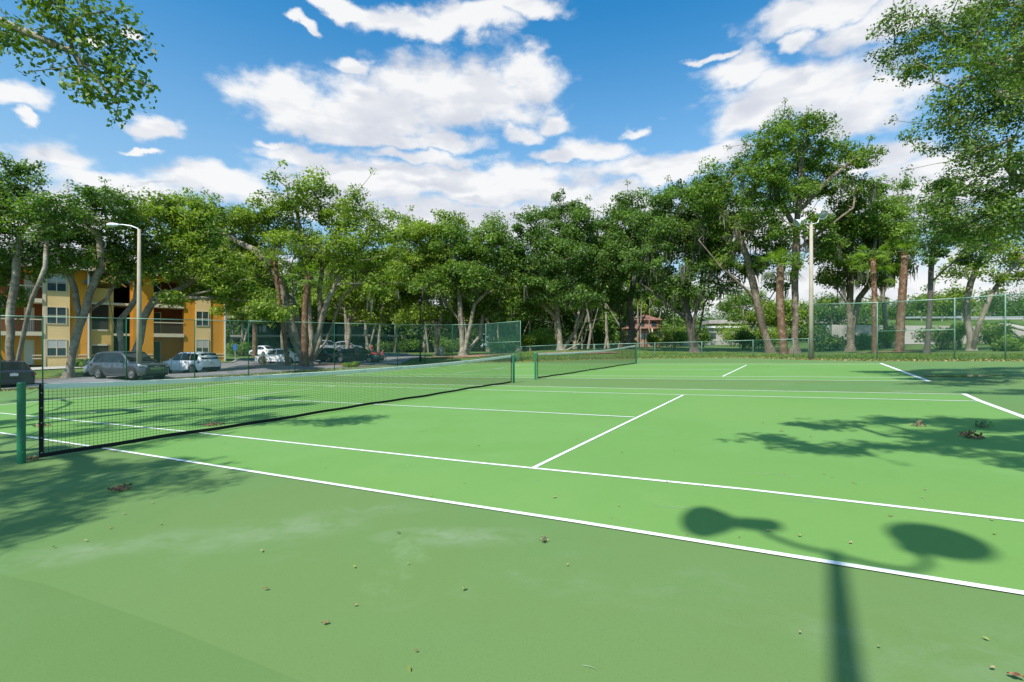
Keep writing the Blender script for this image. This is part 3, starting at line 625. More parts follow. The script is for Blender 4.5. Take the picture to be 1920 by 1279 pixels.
    hip(-40, 164, EV, 3.3); hip(249, 421, EV, 2.6)
    # gable roof over the stairs
    t0, t1 = tt(163), tt(249); tm = (t0+t1)/2; mb = MB(); z = 7.0
    for s in (0, 1):
        a, b = (t0-.3, tm) if s == 0 else (tm, t1+.2); za, zb = (z, z+1.5) if s == 0 else (z+1.5, z)
        mb.poly([W(a, -.1, za), W(b, -.1, zb), W(b, 5, zb), W(a, 5, za)]); mb.poly([W(a, -.1, za-.18), W(b, -.1, zb-.18), W(b, -.1, zb), W(a, -.1, za)]); mb.poly([W(a, -.1, za-.18), W(a, 5, za-.18), W(b, 5, zb-.18), W(b, -.1, zb-.18)])
    mk('stair_roof', mb, M['shingle'], root)
    # sloping yellow parapet wall behind the stair roof
    ta, tb = tt(158), tt(252); mb = MB(); i = len(mb.v)
    for d in (5.2, 5.6):
        mb.v += [W(ta, d, 7), W(tb, d, 7), W(tb, d, 9.2), W(tt(190), d, 11.2), W(ta+.5, d, 11.6)]
    mb.f += [(0, 1, 2, 3, 4), (9, 8, 7, 6, 5), (0, 5, 6, 1), (1, 6, 7, 2), (2, 7, 8, 3), (3, 8, 9, 4), (4, 9, 5, 0)]; mk('parapet', mb, M['yell_wall'], root)
    # fix sub-part offsets
    for o in list(root.children):
        for c in o.children: c.location = (0, 0, 0)
apartment_fix = True
_mk = mk
def mk(name, mb, m, parent=None, **k):
    """like before, with sub-parts measured from their thing's own origin"""
    if parent is not None and k.get('world', True) and parent.type == 'MESH':
        q = parent
        while q.parent is not None: q = q.parent
        mb2 = MB(); lx, ly, lz = q.location; mb2.f = mb.f; mb2.v = [(a-lx, b-ly, c-lz) for a, b, c in mb.v]; k['world'] = False
        return _mk(name, mb2, m, parent, **k)
    return _mk(name, mb, m, parent, **k)
apartment()
def far_block():
    b0 = on(440, 84); root = empty('apartment_block', tuple(b0), 'dark green two storey block with pale balcony rails deep in shade behind the big oak', 'building')
    def row(px0, px1, Y0, Y1):
        a = P(px0, 652, Y0); b = P(px1, 652, Y1); e = (b-a)[:2]; Ln = np.linalg.norm(e); e /= Ln; n = np.array([e[1], -e[0]]); z0 = T(a[0], a[1])-.5
        def blk(mb, t0, t1, d0, d1, za, zb):
            i = len(mb.v)
            for z in (za, zb):
                for t, d in ((t0, d0), (t1, d0), (t1, d1), (t0, d1)): p = a[:2]+e*t-n*d; mb.v.append((p[0], p[1], z))
            mb.f += [tuple(i+k for k in q) for q in ((0,3,2,1),(4,5,6,7),(0,1,5,4),(1,2,6,5),(2,3,7,6),(3,0,4,7))]; return mb
        mk('wall', blk(MB(), 0, Ln, 1.6, 9, z0, z0+6.4), M['wood_d'], root)
        mk('roof', blk(MB(), -.5, Ln+.5, -.3, 9.5, z0+6.4, z0+6.8), M['shingle'], root)
        mk('walkway_slab', blk(MB(), 0, Ln, -.1, 1.6, z0+3.1, z0+3.35), M['wood_d'], root); mk('handrail', blk(MB(), 0, Ln, -.16, -.08, z0+3.35, z0+3.66), M['wall_g'], root)
        k = 0
        while k < Ln:
            mk('column', blk(MB(), k, k+.16, -.1, .1, z0, z0+6.4), M['wood_d'], root)
            mk('door', blk(MB(), k+1.2, k+2.1, 1.55, 1.596, z0+.5, z0+2.6), M['door_g'], root)
            mk('window', blk(MB(), k+.5, k+1.6, 1.55, 1.596, z0+4.2, z0+5.4), M['pane'], root); k += 3.6
    row(432, 590, 84, 84); row(600, 765, 80, 86)
far_block()
def houses():
    b = on(1215, 92); b[2] = CH-(643-HZ)/F*92; root = empty('pink_house', tuple(b), 'pink two storey house with red tile roof seen between the trunks behind the low fence', 'house')
    def bx(nm, x0, x1, y0, y1, z0, z1, m): mk(nm, MB().box((b[0]+x0, b[1]+y0, b[2]+z0), (b[0]+x1, b[1]+y1, b[2]+z1)), M[m], root)
    def hip(x0, x1, y0, y1, z, h):
        A = [(b[0]+x0, b[1]+y0, b[2]+z), (b[0]+x1, b[1]+y0, b[2]+z), (b[0]+x1, b[1]+y1, b[2]+z), (b[0]+x0, b[1]+y1, b[2]+z)]; ins = min(x1-x0, y1-y0)/2*.95; ym = b[1]+(y0+y1)/2
        R = [(b[0]+x0+ins, ym, b[2]+z+h), (b[0]+x1-ins, ym, b[2]+z+h)]; mb = MB(); mb.poly([A[0], A[1], R[1], R[0]]); mb.poly([A[1], A[2], R[1]]); mb.poly([A[2], A[3], R[0], R[1]]); mb.poly([A[3], A[0], R[0]]); mb.poly(A[::-1]); mk('roof', mb, M['redroof'], root)
    bx('wall', -4.5, 3.4, 0, 7, -1, 2.6, 'pink'); bx('wall', -2.0, 2.6, 1, 6, 2.6, 4.2, 'pink'); hip(-5.1, 4.0, -.6, 7.6, 2.6, 1.0); hip(-2.5, 3.1, .5, 6.5, 4.2, 1.2)
    for x in (-3.4, -1.2, 1.3): bx('window', x, x+.9, -.06, -.004, .7, 1.8, 'pane')
    for x in (-1.2, .9): bx('window', x, x+.8, .94, .996, 3.0, 3.9, 'pane')
    for x in (-2.2, .4): bx('column', x, x+.25, -.9, -.65, -1, 2.6, 'trim')
    c = on(1340, 95); c[2] = CH-(641-HZ)/F*95; root = empty('beige_building', tuple(c), 'low beige building with pale flat roof seen under the leaning oak', 'building')
    mk('wall', MB().box((c[0]-6, c[1], c[2]-1), (c[0]+4.5, c[1]+8, c[2]+2.6)), M['barrier'], root); mk('roof', MB().box((c[0]-6.4, c[1]-.4, c[2]+2.6), (c[0]+4.9, c[1]+8.4, c[2]+2.95)), M['white'], root)
    for x in (-4, -1, 2): mk('window', MB().box((c[0]+x, c[1]-.05, c[2]+.6), (c[0]+x+1.2, c[1]-.004, c[2]+1.7)), M['pane'], root)
houses()
def highway():
    Y = 74
    def run(name, pts, m, th, label, cat, extra=None):
        o = pts[0]; root = empty(name, tuple(P(*o[:3])), label, cat)
        for i in range(len(pts)-1):
            a = P(pts[i][0], pts[i][1], pts[i][2]); b = P(*pts[i+1][:3]); a2 = P(pts[i][0], pts[i][3], pts[i][2]); b2 = P(pts[i+1][0], pts[i+1][3], pts[i+1][2])
            e = (b-a)[:2]; e /= np.linalg.norm(e); nn = np.array([-e[1], e[0], 0])*th
            mb = MB(); mb.v = [tuple(q) for q in (a, b, b+nn, a+nn, a2, b2, b2+nn, a2+nn)]; mb.f = [(0,1,2,3),(4,7,6,5),(0,4,5,1),(1,5,6,2),(2,6,7,3),(3,7,4,0)]
            mk('wall_panel', mb, M[m], root)
        return root
    def seg(px0, px1, n, f): return [(px0+(px1-px0)*i/n,)+f(i/n) for i in range(n+1)]
    run('retaining_wall', seg(1560, 2050, 12, lambda k: (609+5*k, 62-8*k, 646-2*k)), 'barrier', .6, 'long low concrete retaining wall behind the trees on the right', 'wall')
    run('overpass', seg(1330, 2200, 14, lambda k: (600-6*k, 120-14*k, 607-4*k)), 'barrier', 9, 'pale highway overpass deck with rail seen through the trees on the right', 'overpass')
    r = run('guard_rail', seg(1690, 2150, 12, lambda k: (594-2*k, 84, 597-2*k)), 'steel', .08, 'thin steel guard rail along the raised road on the right', 'guard rail')
    for i in range(13):
        px = 1690+460*i/12; a = P(px, 594, 84); mk('post', MB().box((a[0]-.08, a[1], a[2]-.95), (a[0]+.08, a[1]+.1, a[2])), M['steel'], r)
    # raised grass bank carrying the road
    mb = MB(); rows = []
    for d, py in ((70, 642), (78, 612), (86, 600), (100, 603)): rows.append([P(px, py-(px-1700)*.006, d) for px in range(1660, 2700, 40)])
    mb.grid(rows); mk('grass_bank', mb, M['grass'], kind='structure', smooth=True)
    mb = MB(); rows = []
    for d, py in ((86, 601), (90, 599.5), (95, 598)): rows.append([P(px, py-(px-1700)*.006, d) for px in range(1660, 2700, 40)])
    mb.grid(rows); mk('raised_road', mb, M['barrier'], kind='structure', smooth=True)
    # sloping wing wall at far right
    b = P(1885, 640, 55); root = empty('wing_wall', tuple(b), 'sloping tan concrete wing wall at the right edge behind the fence', 'wall')
    q = [P(1870, 607, 56), P(2010, 640, 52), P(2010, 632, 52), P(1890, 606, 56)]; mb = MB(); nn = np.array([.3, .8, 0]); mb.v = [tuple(x) for x in q]+[tuple(x+nn) for x in q]; mb.f = [(0,1,2,3),(7,6,5,4),(0,4,5,1),(1,5,6,2),(2,6,7,3),(3,7,4,0)]; mk('wall_panel', mb, M['barrier'], root)
highway()

# ------------------------------------------------------------------ vehicles
def car(name, label, loc, heading, paint, L=4.6, Wd=1.84, H=1.66, kind='suv', plate=True, group='cars parked in the lot', text=None):
    """local axes: +x is the nose, y is across, z up"""
    root = empty(name, tuple(loc), label, 'car', rz=heading, group=group); hw = Wd/2; wr = .36 if kind != 'sedan' else .33; zb = .24
    nose, tail = L/2, -L/2; belt = H*.60
    if kind == 'suv': st = [(-.5,.52,.56,.80),(-.485,.30,.62,.93),(-.44,.26,.62,.975),(-.3,.25,.615,1),(-.1,.25,.605,1),(.1,.25,.60,1),(.2,.25,.60,1),(.32,.25,.585,.99),(.42,.26,.545,.955),(.475,.28,.50,.88),(.5,.36,.43,.74)]
    else: st = [(-.5,.42,.58,.78),(-.485,.26,.645,.91),(-.42,.24,.665,.97),(-.3,.24,.655,1),(-.1,.24,.64,1),(.1,.24,.63,1),(.2,.24,.62,1),(.32,.25,.585,.985),(.42,.26,.53,.95),(.475,.28,.47,.87),(.5,.34,.41,.74)]
    def wheelx(): return (-.30*L, .315*L)
    # body loft, section points from sill to centreline with arches cut out of the lower edge
    xs = sorted(set([s[0]*L for s in st]+[wx+d for wx in wheelx() for d in (-.42,-.36,-.25,-.12,0,.12,.25,.36,.42)]))
    def itp(x, k):
        for a, b in zip(st[:-1], st[1:]):
            if a[0]*L-1e-6 <= x <= b[0]*L+1e-6: t = (x-a[0]*L)/((b[0]-a[0])*L); return a[k]+(b[k]-a[k])*t
        return st[-1][k]
    rows = []
    for x in xs:
        bot = itp(x, 1) if abs(x) > .46*L else .24; top = itp(x, 2)*H; w = itp(x, 3)*hw; lo = bot
        for wx in wheelx():
            if abs(x-wx) < wr+.06: lo = max(lo, wr-.02+math.sqrt(max(0, (wr+.06)**2-(x-wx)**2)))
        lo = min(lo, top-.12); mid = lo+(top-lo)*.5
        half = [(0, bot+.02), (w*.80, bot+.02), (w*.97, lo), (w*1.0, lo+(top-lo)*.28), (w*.995, mid), (w*.975, top-.09), (w*.93, top-.02), (w*.80, top+.012), (w*.4, top+.03), (0, top+.035)]
        rows.append([(x, y, z) for y, z in half]+[(x, -y, z) for y, z in half[::-1][1:]])
    mb = MB().grid(rows); mb.poly(rows[0][::-1]); mb.poly(rows[-1]); body = mk('body', mb, M[paint], root, world=False, smooth=True)
    em = body.modifiers.new('e', 'EDGE_SPLIT'); em.split_angle = math.radians(38)
    # greenhouse
    if kind == 'suv': gs = [(-.475,.60,.86),(-.445,.80,.80),(-.40,.955,.75),(-.25,.995,.735),(-.05,1.0,.735),(.06,.975,.73),(.13,.88,.76),(.24,.60,.87)]
    elif kind == 'sedan': gs = [(-.42,.64,.86),(-.33,.80,.78),(-.24,.93,.72),(-.14,.99,.70),(0,1.0,.70),(.06,.975,.71),(.13,.86,.76),(.24,.62,.87)]
    rows = []; 
    for x, zt, ww in gs:
        z0 = belt-.03; zt = max(zt*H, z0+.01); wt = hw*ww; wb = hw*.93
        rows.append([(x*L, wb, z0), (x*L, (wb+wt)/2+.01, (z0+zt)/2), (x*L, wt, zt-.05), (x*L, wt*.9, zt-.005), (x*L, 0, zt+.02), (x*L, -wt*.9, zt-.005), (x*L, -wt, zt-.05), (x*L, -(wb+wt)/2-.01, (z0+zt)/2), (x*L, -wb, z0)])
    r = mk('roof', MB().grid(rows), M[paint], root, world=False, smooth=True)
    def gz(x):
        for a, b in zip(gs[:-1], gs[1:]):
            if a[0]*L <= x <= b[0]*L: t = (x-a[0]*L)/((b[0]-a[0])*L); return (a[1]+(b[1]-a[1])*t)*H, hw*(a[2]+(b[2]-a[2])*t)
        return belt, hw*.9
    def sidewin(xa, xb, s, nm='side_window'):
        lo = []; hi = []
        for x in np.linspace(xa, xb, 7):
            zt, wt = gz(x); zz = max(zt-.10, belt+.035); f = (zz-belt)/(max(zt-.05-belt, .05)); wy = hw*.93*(1-f)+wt*f
            lo.append((x, s*(hw*.935+.012), belt+.03)); hi.append((x, s*(wy+.022), zz))
        m = MB().grid([lo, hi]) if s > 0 else MB().grid([hi, lo]); mk(nm, m, M['cglass'], root, world=False)
    cuts = (-.405*L, -.225*L, -.02*L, .17*L) if kind == 'suv' else (-.30*L, -.17*L, .01*L, .18*L)
    for s in (-1, 1):
        sidewin(cuts[0], cuts[1]-.05, s); sidewin(cuts[1], cuts[2]-.05, s); sidewin(cuts[2], cuts[3], s)
    def slab(xa, xb, wk, nm, off=.014):
        (za, wa), (zb_, wb_) = gz(xa), gz(xb); d = 1 if xb > xa else -1
        mk(nm, MB().poly([(xa, -wa*wk, za+off+.02), (xb, -wb_*wk*.98, zb_+off+.02), (xb, wb_*wk*.98, zb_+off+.02), (xa, wa*wk, za+off+.02)][::d]), M['cglass'], root, world=False)
    if kind == 'suv': slab(.075*L, .225*L, .93, 'windscreen', .03); slab(-.468*L, -.415*L, .90, 'rear_window', .03)
    else: slab(.075*L, .225*L, .93, 'windscreen', .03); slab(-.41*L, -.25*L, .9, 'rear_window', .03)
    for wx in wheelx():
        for s in (-1, 1):
            c = np.array([wx, s*(hw-.12), wr])
            mk('wheel_well', MB().lathe((wx, s*(hw-.30), wr+.02), (0, s, 0), [(0, .01), (0, wr+.05), (.26, wr+.05)], 20), M['black_pl'], root, world=False)
            t = mk('tyre', MB().lathe(c-np.array([0, s*.11, 0]), (0, s, 0), [(0, .2), (0, wr-.03), (.03, wr), (.19, wr), (.22, wr-.03), (.225, wr*.66)], 24), M['rubber'], root, world=False, smooth=True)
            mb = MB().lathe(c+np.array([0, s*.085, 0]), (0, s, 0), [(.02, wr*.68), (.025, wr*.6), (-.03, wr*.56), (-.03, .001)], 20)
            for k in range(5):
                a = 2*math.pi*k/5; d = np.array([math.cos(a), 0, math.sin(a)]); mb.obox(c+np.array([0, s*.10, 0])+d*wr*.33, d*wr*.30, np.cross(d, (0, 1, 0))*.03, (0, .012, 0))
            mk('rim', mb, M['rim'], root, world=False)
    # sills, bumpers, grille, lamps
    for s in (-1, 1):
        for xx in (cuts[1]-.03, cuts[2]-.03, cuts[3]+.04): mk('door_seam', MB().box((xx-.008, s*hw*.999-.004, .34), (xx+.008, s*hw*.999+.004, belt-.04)), M['black_pl'], root, world=False)
        mk('sill', MB().box((-.19*L, s*hw*.93-.03, .20), (.21*L, s*hw*.93+.03, .30)), M['black_pl'], root, world=False)
        xh = .452*L; zl = .55*H*.93 if kind == 'suv' else .47*H
        mb = MB(); mb.v = [(xh-.12, s*hw*.965, zl+.10), (xh+.10, s*hw*.90, zl+.05), (xh+.205, s*hw*.60, zl-.01), (xh+.20, s*hw*.62, zl-.10), (xh+.12, s*hw*.89, zl-.07), (xh-.05, s*hw*.975, zl-.03)]; mb.v = [(a, b*1.015, c) for a, b, c in mb.v]; mb.f = [tuple(range(6)) if s < 0 else tuple(range(6))[::-1]]
        mk('headlight', mb, M['head_l'], root, world=False)
        zt = belt*.90; mb = MB(); mb.v = [(-.495*L, s*hw*.52, zt+.02), (-.488*L, s*hw*.86, zt+.06), (-.42*L, s*hw*.99, zt+.05), (-.44*L, s*hw*1.0, zt-.08), (-.488*L, s*hw*.88, zt-.12), (-.497*L, s*hw*.54, zt-.10)]; mb.v = [(a-.012, b*1.012, c) for a, b, c in mb.v]; mb.f = [tuple(range(6)) if s > 0 else tuple(range(6))[::-1]]
        mk('taillight', mb, M['red_l'], root, world=False)
        mm = MB().obox((.165*L, s*(hw+.09), belt+.08), (.06, 0, 0), (0, .09, 0), (0, 0, .065)); mk('wing_mirror', mm, M[paint], root, world=False, bevel=.03)
        for xx in (-.16*L, .04*L): mk('door_handle', MB().box((xx, s*hw*.985, belt-.13), (xx+.18, s*hw*.985+s*.025, belt-.10)), M['chrome'] if kind == 'suv' else M[paint], root, world=False)
    mk('front_bumper', MB().box((nose-.14, -hw*.74, .24), (nose+.012, hw*.74, .42)), M['black_pl'], root, world=False, bevel=.05)
    zg = .43*H if kind == 'suv' else .40*H; mb = MB()
    for k in range(6): mb.box((nose-.03, -.42+.02*k*0, zg-.13+k*.045), (nose+.025-.012*k, .42, zg-.11+k*.045))
    mk('grille', MB().poly([(nose+.012, -.46, zg-.15), (nose+.012, .46, zg-.15), (nose-.035, .52, zg+.14), (nose-.035, -.52, zg+.14)]), M['black_pl'], root, world=False)
    mk('grille_bars', mb, M['chrome'], root, world=False, kind='stuff')
    em_ = MB(); n = 16; em_.tube([(nose+.04, .11*math.cos(2*math.pi*k/n), zg+.03+.055*math.sin(2*math.pi*k/n)) for k in range(n+1)], .012, 5); mk('emblem', em_, M['chrome'], root, world=False)
    mk('rear_bumper', MB().box((tail-.02, -hw*.80, .25), (tail+.14, hw*.80, .50)), M['black_pl'] if kind == 'suv' else M[paint], root, world=False, bevel=.05)
    if plate: 
        zp = .80 if kind == 'suv' else .78; mk('rear_plate', MB().box((tail-.035, -.16, zp-.08), (tail-.012, .16, zp+.06)), M['plate'], root, world=False)
    mk('badge', MB().box((tail-.03, -.05, belt-.06), (tail-.01, .05, belt-.02)), M['chrome'], root, world=False)
    return root
def cpos(px, Y): return on(px, Y)
R = math.radians
car('parked_car', 'grey crossover facing the court behind the street lamp, chrome barred grille', on(243, 31.2), R(-19), 'p_grey', 4.75, 1.88, 1.70, 'suv')
car('parked_car', 'white crossover seen from behind with black rear window, right of the grey one', on(357, 38.4), R(159), 'p_white', 4.5, 1.82, 1.62, 'suv')
car('parked_car', 'black saloon cut off by the left frame edge, red taillight and plate toward us', on(12, 28.6), R(142), 'p_dark', 4.9, 1.84, 1.50, 'sedan')
car('parked_car', 'silver car mostly hidden behind the left end of the grey crossover', on(196, 36.5), R(-60), 'p_silver', 4.5, 1.8, 1.5, 'sedan')
car('parked_car', 'white saloon parked left of the huge oak trunk', on(527, 49.5), R(172), 'p_white', 4.7, 1.82, 1.48, 'sedan')
car('parked_car', 'dark car half hidden right behind the huge oak trunk', on(612, 54), R(-30), 'p_black', 4.7, 1.84, 1.50, 'sedan')
car('parked_car', 'shiny black saloon on the right of the huge oak, nose to the right', on(672, 50), R(-8), 'p_black', 4.8, 1.86, 1.48, 'sedan')
car('parked_car', 'white crossover in the second row behind the dark cars', on(616, 66), R(15), 'p_white', 4.4, 1.84, 1.66, 'suv')
car('parked_car', 'white saloon in the far row beside the slim palm', on(493, 73), R(150), 'p_white', 4.6, 1.8, 1.5, 'sedan')
car('parked_car', 'silver saloon in the second row right of the white crossover', on(648, 70), R(20), 'p_silver', 4.5, 1.8, 1.45, 'sedan')
# ------------------------------------------------------------------ trees
CAMP = np.array([0, 0, CH])
def skeleton(paths, tips, rng, r_tip, seglen=.8):
    """paths: trunk polylines sharing the first point; tips: clump centres"""
    nodes = []; par = []
    for k, pl in enumerate(paths):
        prev = -1 if k == 0 else 0
        if k == 0: nodes.append(np.array(pl[0])); par.append(-1); prev = 0
        for a, b in zip(pl[:-1], pl[1:]):
            n = max(1, int(np.linalg.norm(b-a)/seglen))
            for i in range(1, n+1):
                q = a+(b-a)*i/n+rng.normal(0, .04*seglen, 3)*(i < n); nodes.append(q); par.append(prev); prev = len(nodes)-1
    ntrunk = len(nodes); low = max(p[0][2] for p in paths)+0.32*(max(p[-1][2] for p in paths)-paths[0][0][2])
    order = np.argsort([min(np.linalg.norm(t-n) for n in nodes) for t in tips]); depth = [0.0]*ntrunk
    tipn = []
    for ti in order:
        t = tips[ti]; A = np.array(nodes); dist = np.linalg.norm(A-t, axis=1)
        dz = t[2]-A[:, 2]; hor = np.linalg.norm(A[:, :2]-t[:2], axis=1)
        cost = dist+.22*np.array(depth)+np.where(dz < .1*hor-.3, 1.5+.5*(.1*hor-dz), 0)
        cost[:ntrunk] += np.where(A[:ntrunk, 2] < low, 3.5, 0)
        j = int(np.argmin(cost)); a = nodes[j]; L_ = dist[j]; n = max(1, int(L_/seglen))
        pdir = a-nodes[par[j]] if par[j] >= 0 else np.array([0, 0, 1.]); pdir = pdir/(np.linalg.norm(pdir)+1e-9)
        c1 = a+pdir*L_*.30+np.array([0, 0, .06*L_]); prev = j; off = rng.normal(0, .07*L_, 3)
        for i in range(1, n+1):
            s = i/n; q = (1-s)**2*a+2*s*(1-s)*(c1*.6+(a+t)*.2+off)+s*s*t
            q = q+rng.normal(0, .07*seglen, 3)*(i < n); nodes.append(q); par.append(prev); depth.append(depth[j]+L_*s*.5); prev = len(nodes)-1
        tipn.append(prev)
    cnt = np.zeros(len(nodes)); 
    for t in tipn: cnt[t] += 1
    for i in range(len(nodes)-1, 0, -1): cnt[par[i]] += cnt[i]
    return np.array(nodes), par, np.maximum(cnt, 1), ntrunk
def wood(nodes, par, cnt, r_tip, r0, flare=1.0):
    n0 = cnt[0]; p = math.log(r0/r_tip)/math.log(max(n0, 2)); rad = r_tip*cnt**p
    ch = [[] for _ in nodes]
    for i, q in enumerate(par):
        if q >= 0: ch[q].append(i)
    z0 = nodes[0][2]; mb = MB()
    def rr(i): 
        h = nodes[i][2]-z0; return rad[i]*(1+flare*math.exp(-h/.35)*.6)
    stack = [(0, None)]
    while stack:
        i, pr = stack.pop(); pts = []; rs = []
        if pr is not None: pts.append(nodes[pr]); rs.append(min(rad[pr]*.9, rad[i]*1.15))
        k = i
        while True:
            pts.append(nodes[k]); rs.append(rr(k))
            if not ch[k]: break
            c = sorted(ch[k], key=lambda q: -rad[q])
            for o in c[1:]: stack.append((o, k))
            k = c[0]
        if len(pts) > 1: 
            m = max(rs); mb.tube(pts, rs, 10 if m > .15 else (6 if m > .04 else 4), caps=False)
    return mb
def leaves(centers, radii, n_each, size, rng, flat=.65, updir=.55, tonebias=0.0, aspect=.55):
    C = np.repeat(centers, n_each, axis=0); R = np.repeat(radii, n_each)[:, None]
    d = rng.normal(0, 1, C.shape); d /= np.linalg.norm(d, axis=1, keepdims=True); r = rng.random((len(C), 1))**.45
    p = C+d*r*R*np.array([1, 1, flat])
    nrm = rng.normal(0, 1, C.shape)*(1-updir)+np.array([0, 0, 1])*updir*.9+d*.35; nrm /= np.linalg.norm(nrm, axis=1, keepdims=True)
    a = np.cross(nrm, rng.normal(0, 1, C.shape)); a /= np.linalg.norm(a, axis=1, keepdims=True)+1e-9; b = np.cross(nrm, a)
    s = size*(.55+.8*rng.random((len(C), 1)))*np.repeat(rng.uniform(.75, 1.25, len(centers)), n_each)[:, None]
    v = np.stack([p-a*s*.5, p+b*s*aspect*.5+a*s*.08, p+a*s*.5, p-b*s*aspect*.5+a*s*.08], 1).reshape(-1, 3)
    q = np.arange(len(C)*4).reshape(-1, 4)
    ct = np.repeat(rng.normal(0, .20, len(centers)), n_each)
    tone = np.clip(.42+tonebias+ct+rng.normal(0, .26, len(C)), 0, 1); return v, q, tone
def crown_tips(lobes, rng, density=1.0, rc=1.0, shell=.55):
    T_ = []
    for (c, r) in lobes:
        n = int(max(3, density*(r[0]*r[1]*r[2])**(2/3)*6.2/rc**2))
        for _ in range(n):
            d = rng.normal(0, 1, 3); d /= np.linalg.norm(d); q = (shell+(1-shell)*rng.random())*(rng.random()**.25); T_.append(c+d*q*np.array(r))
    T_ = np.array(T_)
    if len(T_) > 3:                                  # drop clumps that sit on top of each other
        keep = []
        for t in T_:
            if all(np.linalg.norm(t-k) > .55*rc for k in keep): keep.append(t)
        T_ = np.array(keep)
    return T_
def tree(name, base, paths, lobes, label, cat='tree', leaf='leaf_m', bark='bark', r0=.35, rc=1.0, size=.26, per=170, density=1.0, seed=1, group=None, moss=0, flat=.65, r_tip=.018, tonebias=0, seglen=.8, stray=0.25):
    rng = np.random.default_rng(seed); root = empty(name, tuple(base), label, cat, group=group); o = np.array(base)
    tips = crown_tips(lobes, rng, density, rc); nmain = len(tips); k = int(nmain*stray*1.6)
    st = tips[rng.integers(0, nmain, k)]+rng.normal(0, 1, (k, 3))*rc*np.array([1.0, 1.0, .8]); tips = np.concatenate([tips, st]); nodes, par, cnt, nt_ = skeleton(paths, tips, rng, r_tip, seglen)
    mk('trunk', wood(nodes, par, cnt, r_tip, r0*.82), M[bark], root, smooth=True)
    tips, st = tips[:nmain], tips[nmain:]; radii = rc*(.62+.6*rng.random(len(tips))); v, q, tone = leaves(tips, radii, per, size, rng, flat, tonebias=tonebias)
    if len(st):
        v2, q2, t2 = leaves(st, np.full(len(st), rc*.42), max(10, per//6), size*.9, rng, .8, tonebias=tonebias)
        v = np.concatenate([v, v2]); q = np.concatenate([q, q2+len(v)-len(v2)]); tone = np.concatenate([tone, t2])
    c = mkarr('crown', v, q, M[leaf], root, tone, loc=o)
    if moss:
        pts = nodes[nt_:]; sel = pts[rng.integers(0, len(pts), moss)]; lo = sel[:, 2] < np.quantile(pts[:, 2], .62); sel = sel[lo]
        V = []; Q = []; i = 0
        for s in sel:
            for _ in range(9):
                p = s+rng.normal(0, .18, 3)*np.array([1, 1, .2]); Lh = .5+1.3*rng.random(); w = .035+.04*rng.random(); a = rng.random()*6.28; e = np.array([math.cos(a), math.sin(a), 0])*w
                m = p+np.array([rng.normal(0, .06), rng.normal(0, .06), -Lh*.5]); t = p+np.array([rng.normal(0, .1), rng.normal(0, .1), -Lh])
                V += [p-e*.6, p+e*.6, m+e, m-e, m-e, m+e, t+e*.15, t-e*.15]; Q += [(i, i+1, i+2, i+3), (i+4, i+5, i+6, i+7)]; i += 8
        mkarr('hanging_moss', np.array(V), np.array(Q), M['moss'], root, rng.random(len(Q)), loc=o)['kind'] = 'stuff'
    return root
def pxtree(label, bpx, bpy_, Y, stems, lobes, seed, dz=0, ztip=None, **k):
    """base and lobes measured at depth Y; a lobe may carry its own depth shift"""
    b = P(bpx, bpy_, Y); tz = T(b[0], b[1]); b[2] = tz
    rng = np.random.default_rng(seed+500); paths = []
    for st in stems:
        pl = [b-np.array([0, 0, .25])]
        for s in st: pl.append(P(s[0], s[1], Y+(s[2] if len(s) > 2 else 0)))
        paths.append(pl)
    lb = []
    for l in lobes:
        dy = l[4] if len(l) > 4 else rng.uniform(-.12, .12)*Y*.35; D = Y+dy; c = P(l[0], l[1], D); rx = l[2]/F*D; rz = l[3]/F*D; lb.append((c, (rx, max(rx*.75, rz*.8), rz)))
    return tree('oak_tree', b, paths, lb, label, seed=seed, **k)
G1 = 'live oaks around the courts'
pxtree('dark oak at the far left edge with leaning grey trunk before the balconies', 22, 700, 31, [[(18,600),(30,520),(40,430)], [(-30,610),(-70,520),(-80,450)], [(60,560,-1),(85,500,-1),(90,440)]],
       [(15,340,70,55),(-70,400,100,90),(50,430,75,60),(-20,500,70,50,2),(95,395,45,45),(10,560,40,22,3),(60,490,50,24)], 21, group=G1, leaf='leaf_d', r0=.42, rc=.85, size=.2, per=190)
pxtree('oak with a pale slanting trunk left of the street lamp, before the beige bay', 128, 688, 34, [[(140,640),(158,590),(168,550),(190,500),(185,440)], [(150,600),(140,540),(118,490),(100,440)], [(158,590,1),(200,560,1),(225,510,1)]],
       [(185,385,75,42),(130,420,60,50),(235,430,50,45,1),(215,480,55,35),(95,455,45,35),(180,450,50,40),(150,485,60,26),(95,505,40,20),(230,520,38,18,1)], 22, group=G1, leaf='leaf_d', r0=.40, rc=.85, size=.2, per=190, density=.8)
pxtree('spreading oak behind the grey crossover with a long limb reaching right over the balconies', 232, 690, 36.5, [[(225,650),(212,600),(205,560),(200,500),(210,440)], [(225,600),(255,560),(262,500),(290,460)], [(262,640),(268,600),(290,560),(330,545),(370,520)]],
       [(270,400,55,40),(300,455,60,45),(350,430,60,55),(330,500,60,38),(390,480,60,50),(300,390,40,35),(430,530,50,28),(370,545,45,22),(300,500,45,30),(410,500,60,40),(455,560,55,32),(250,490,40,26),(500,585,40,18),(330,560,34,14,-1.5),(345,395,50,35)], 23, group=G1, leaf='leaf_y', r0=.40, rc=.9, size=.21, per=200)
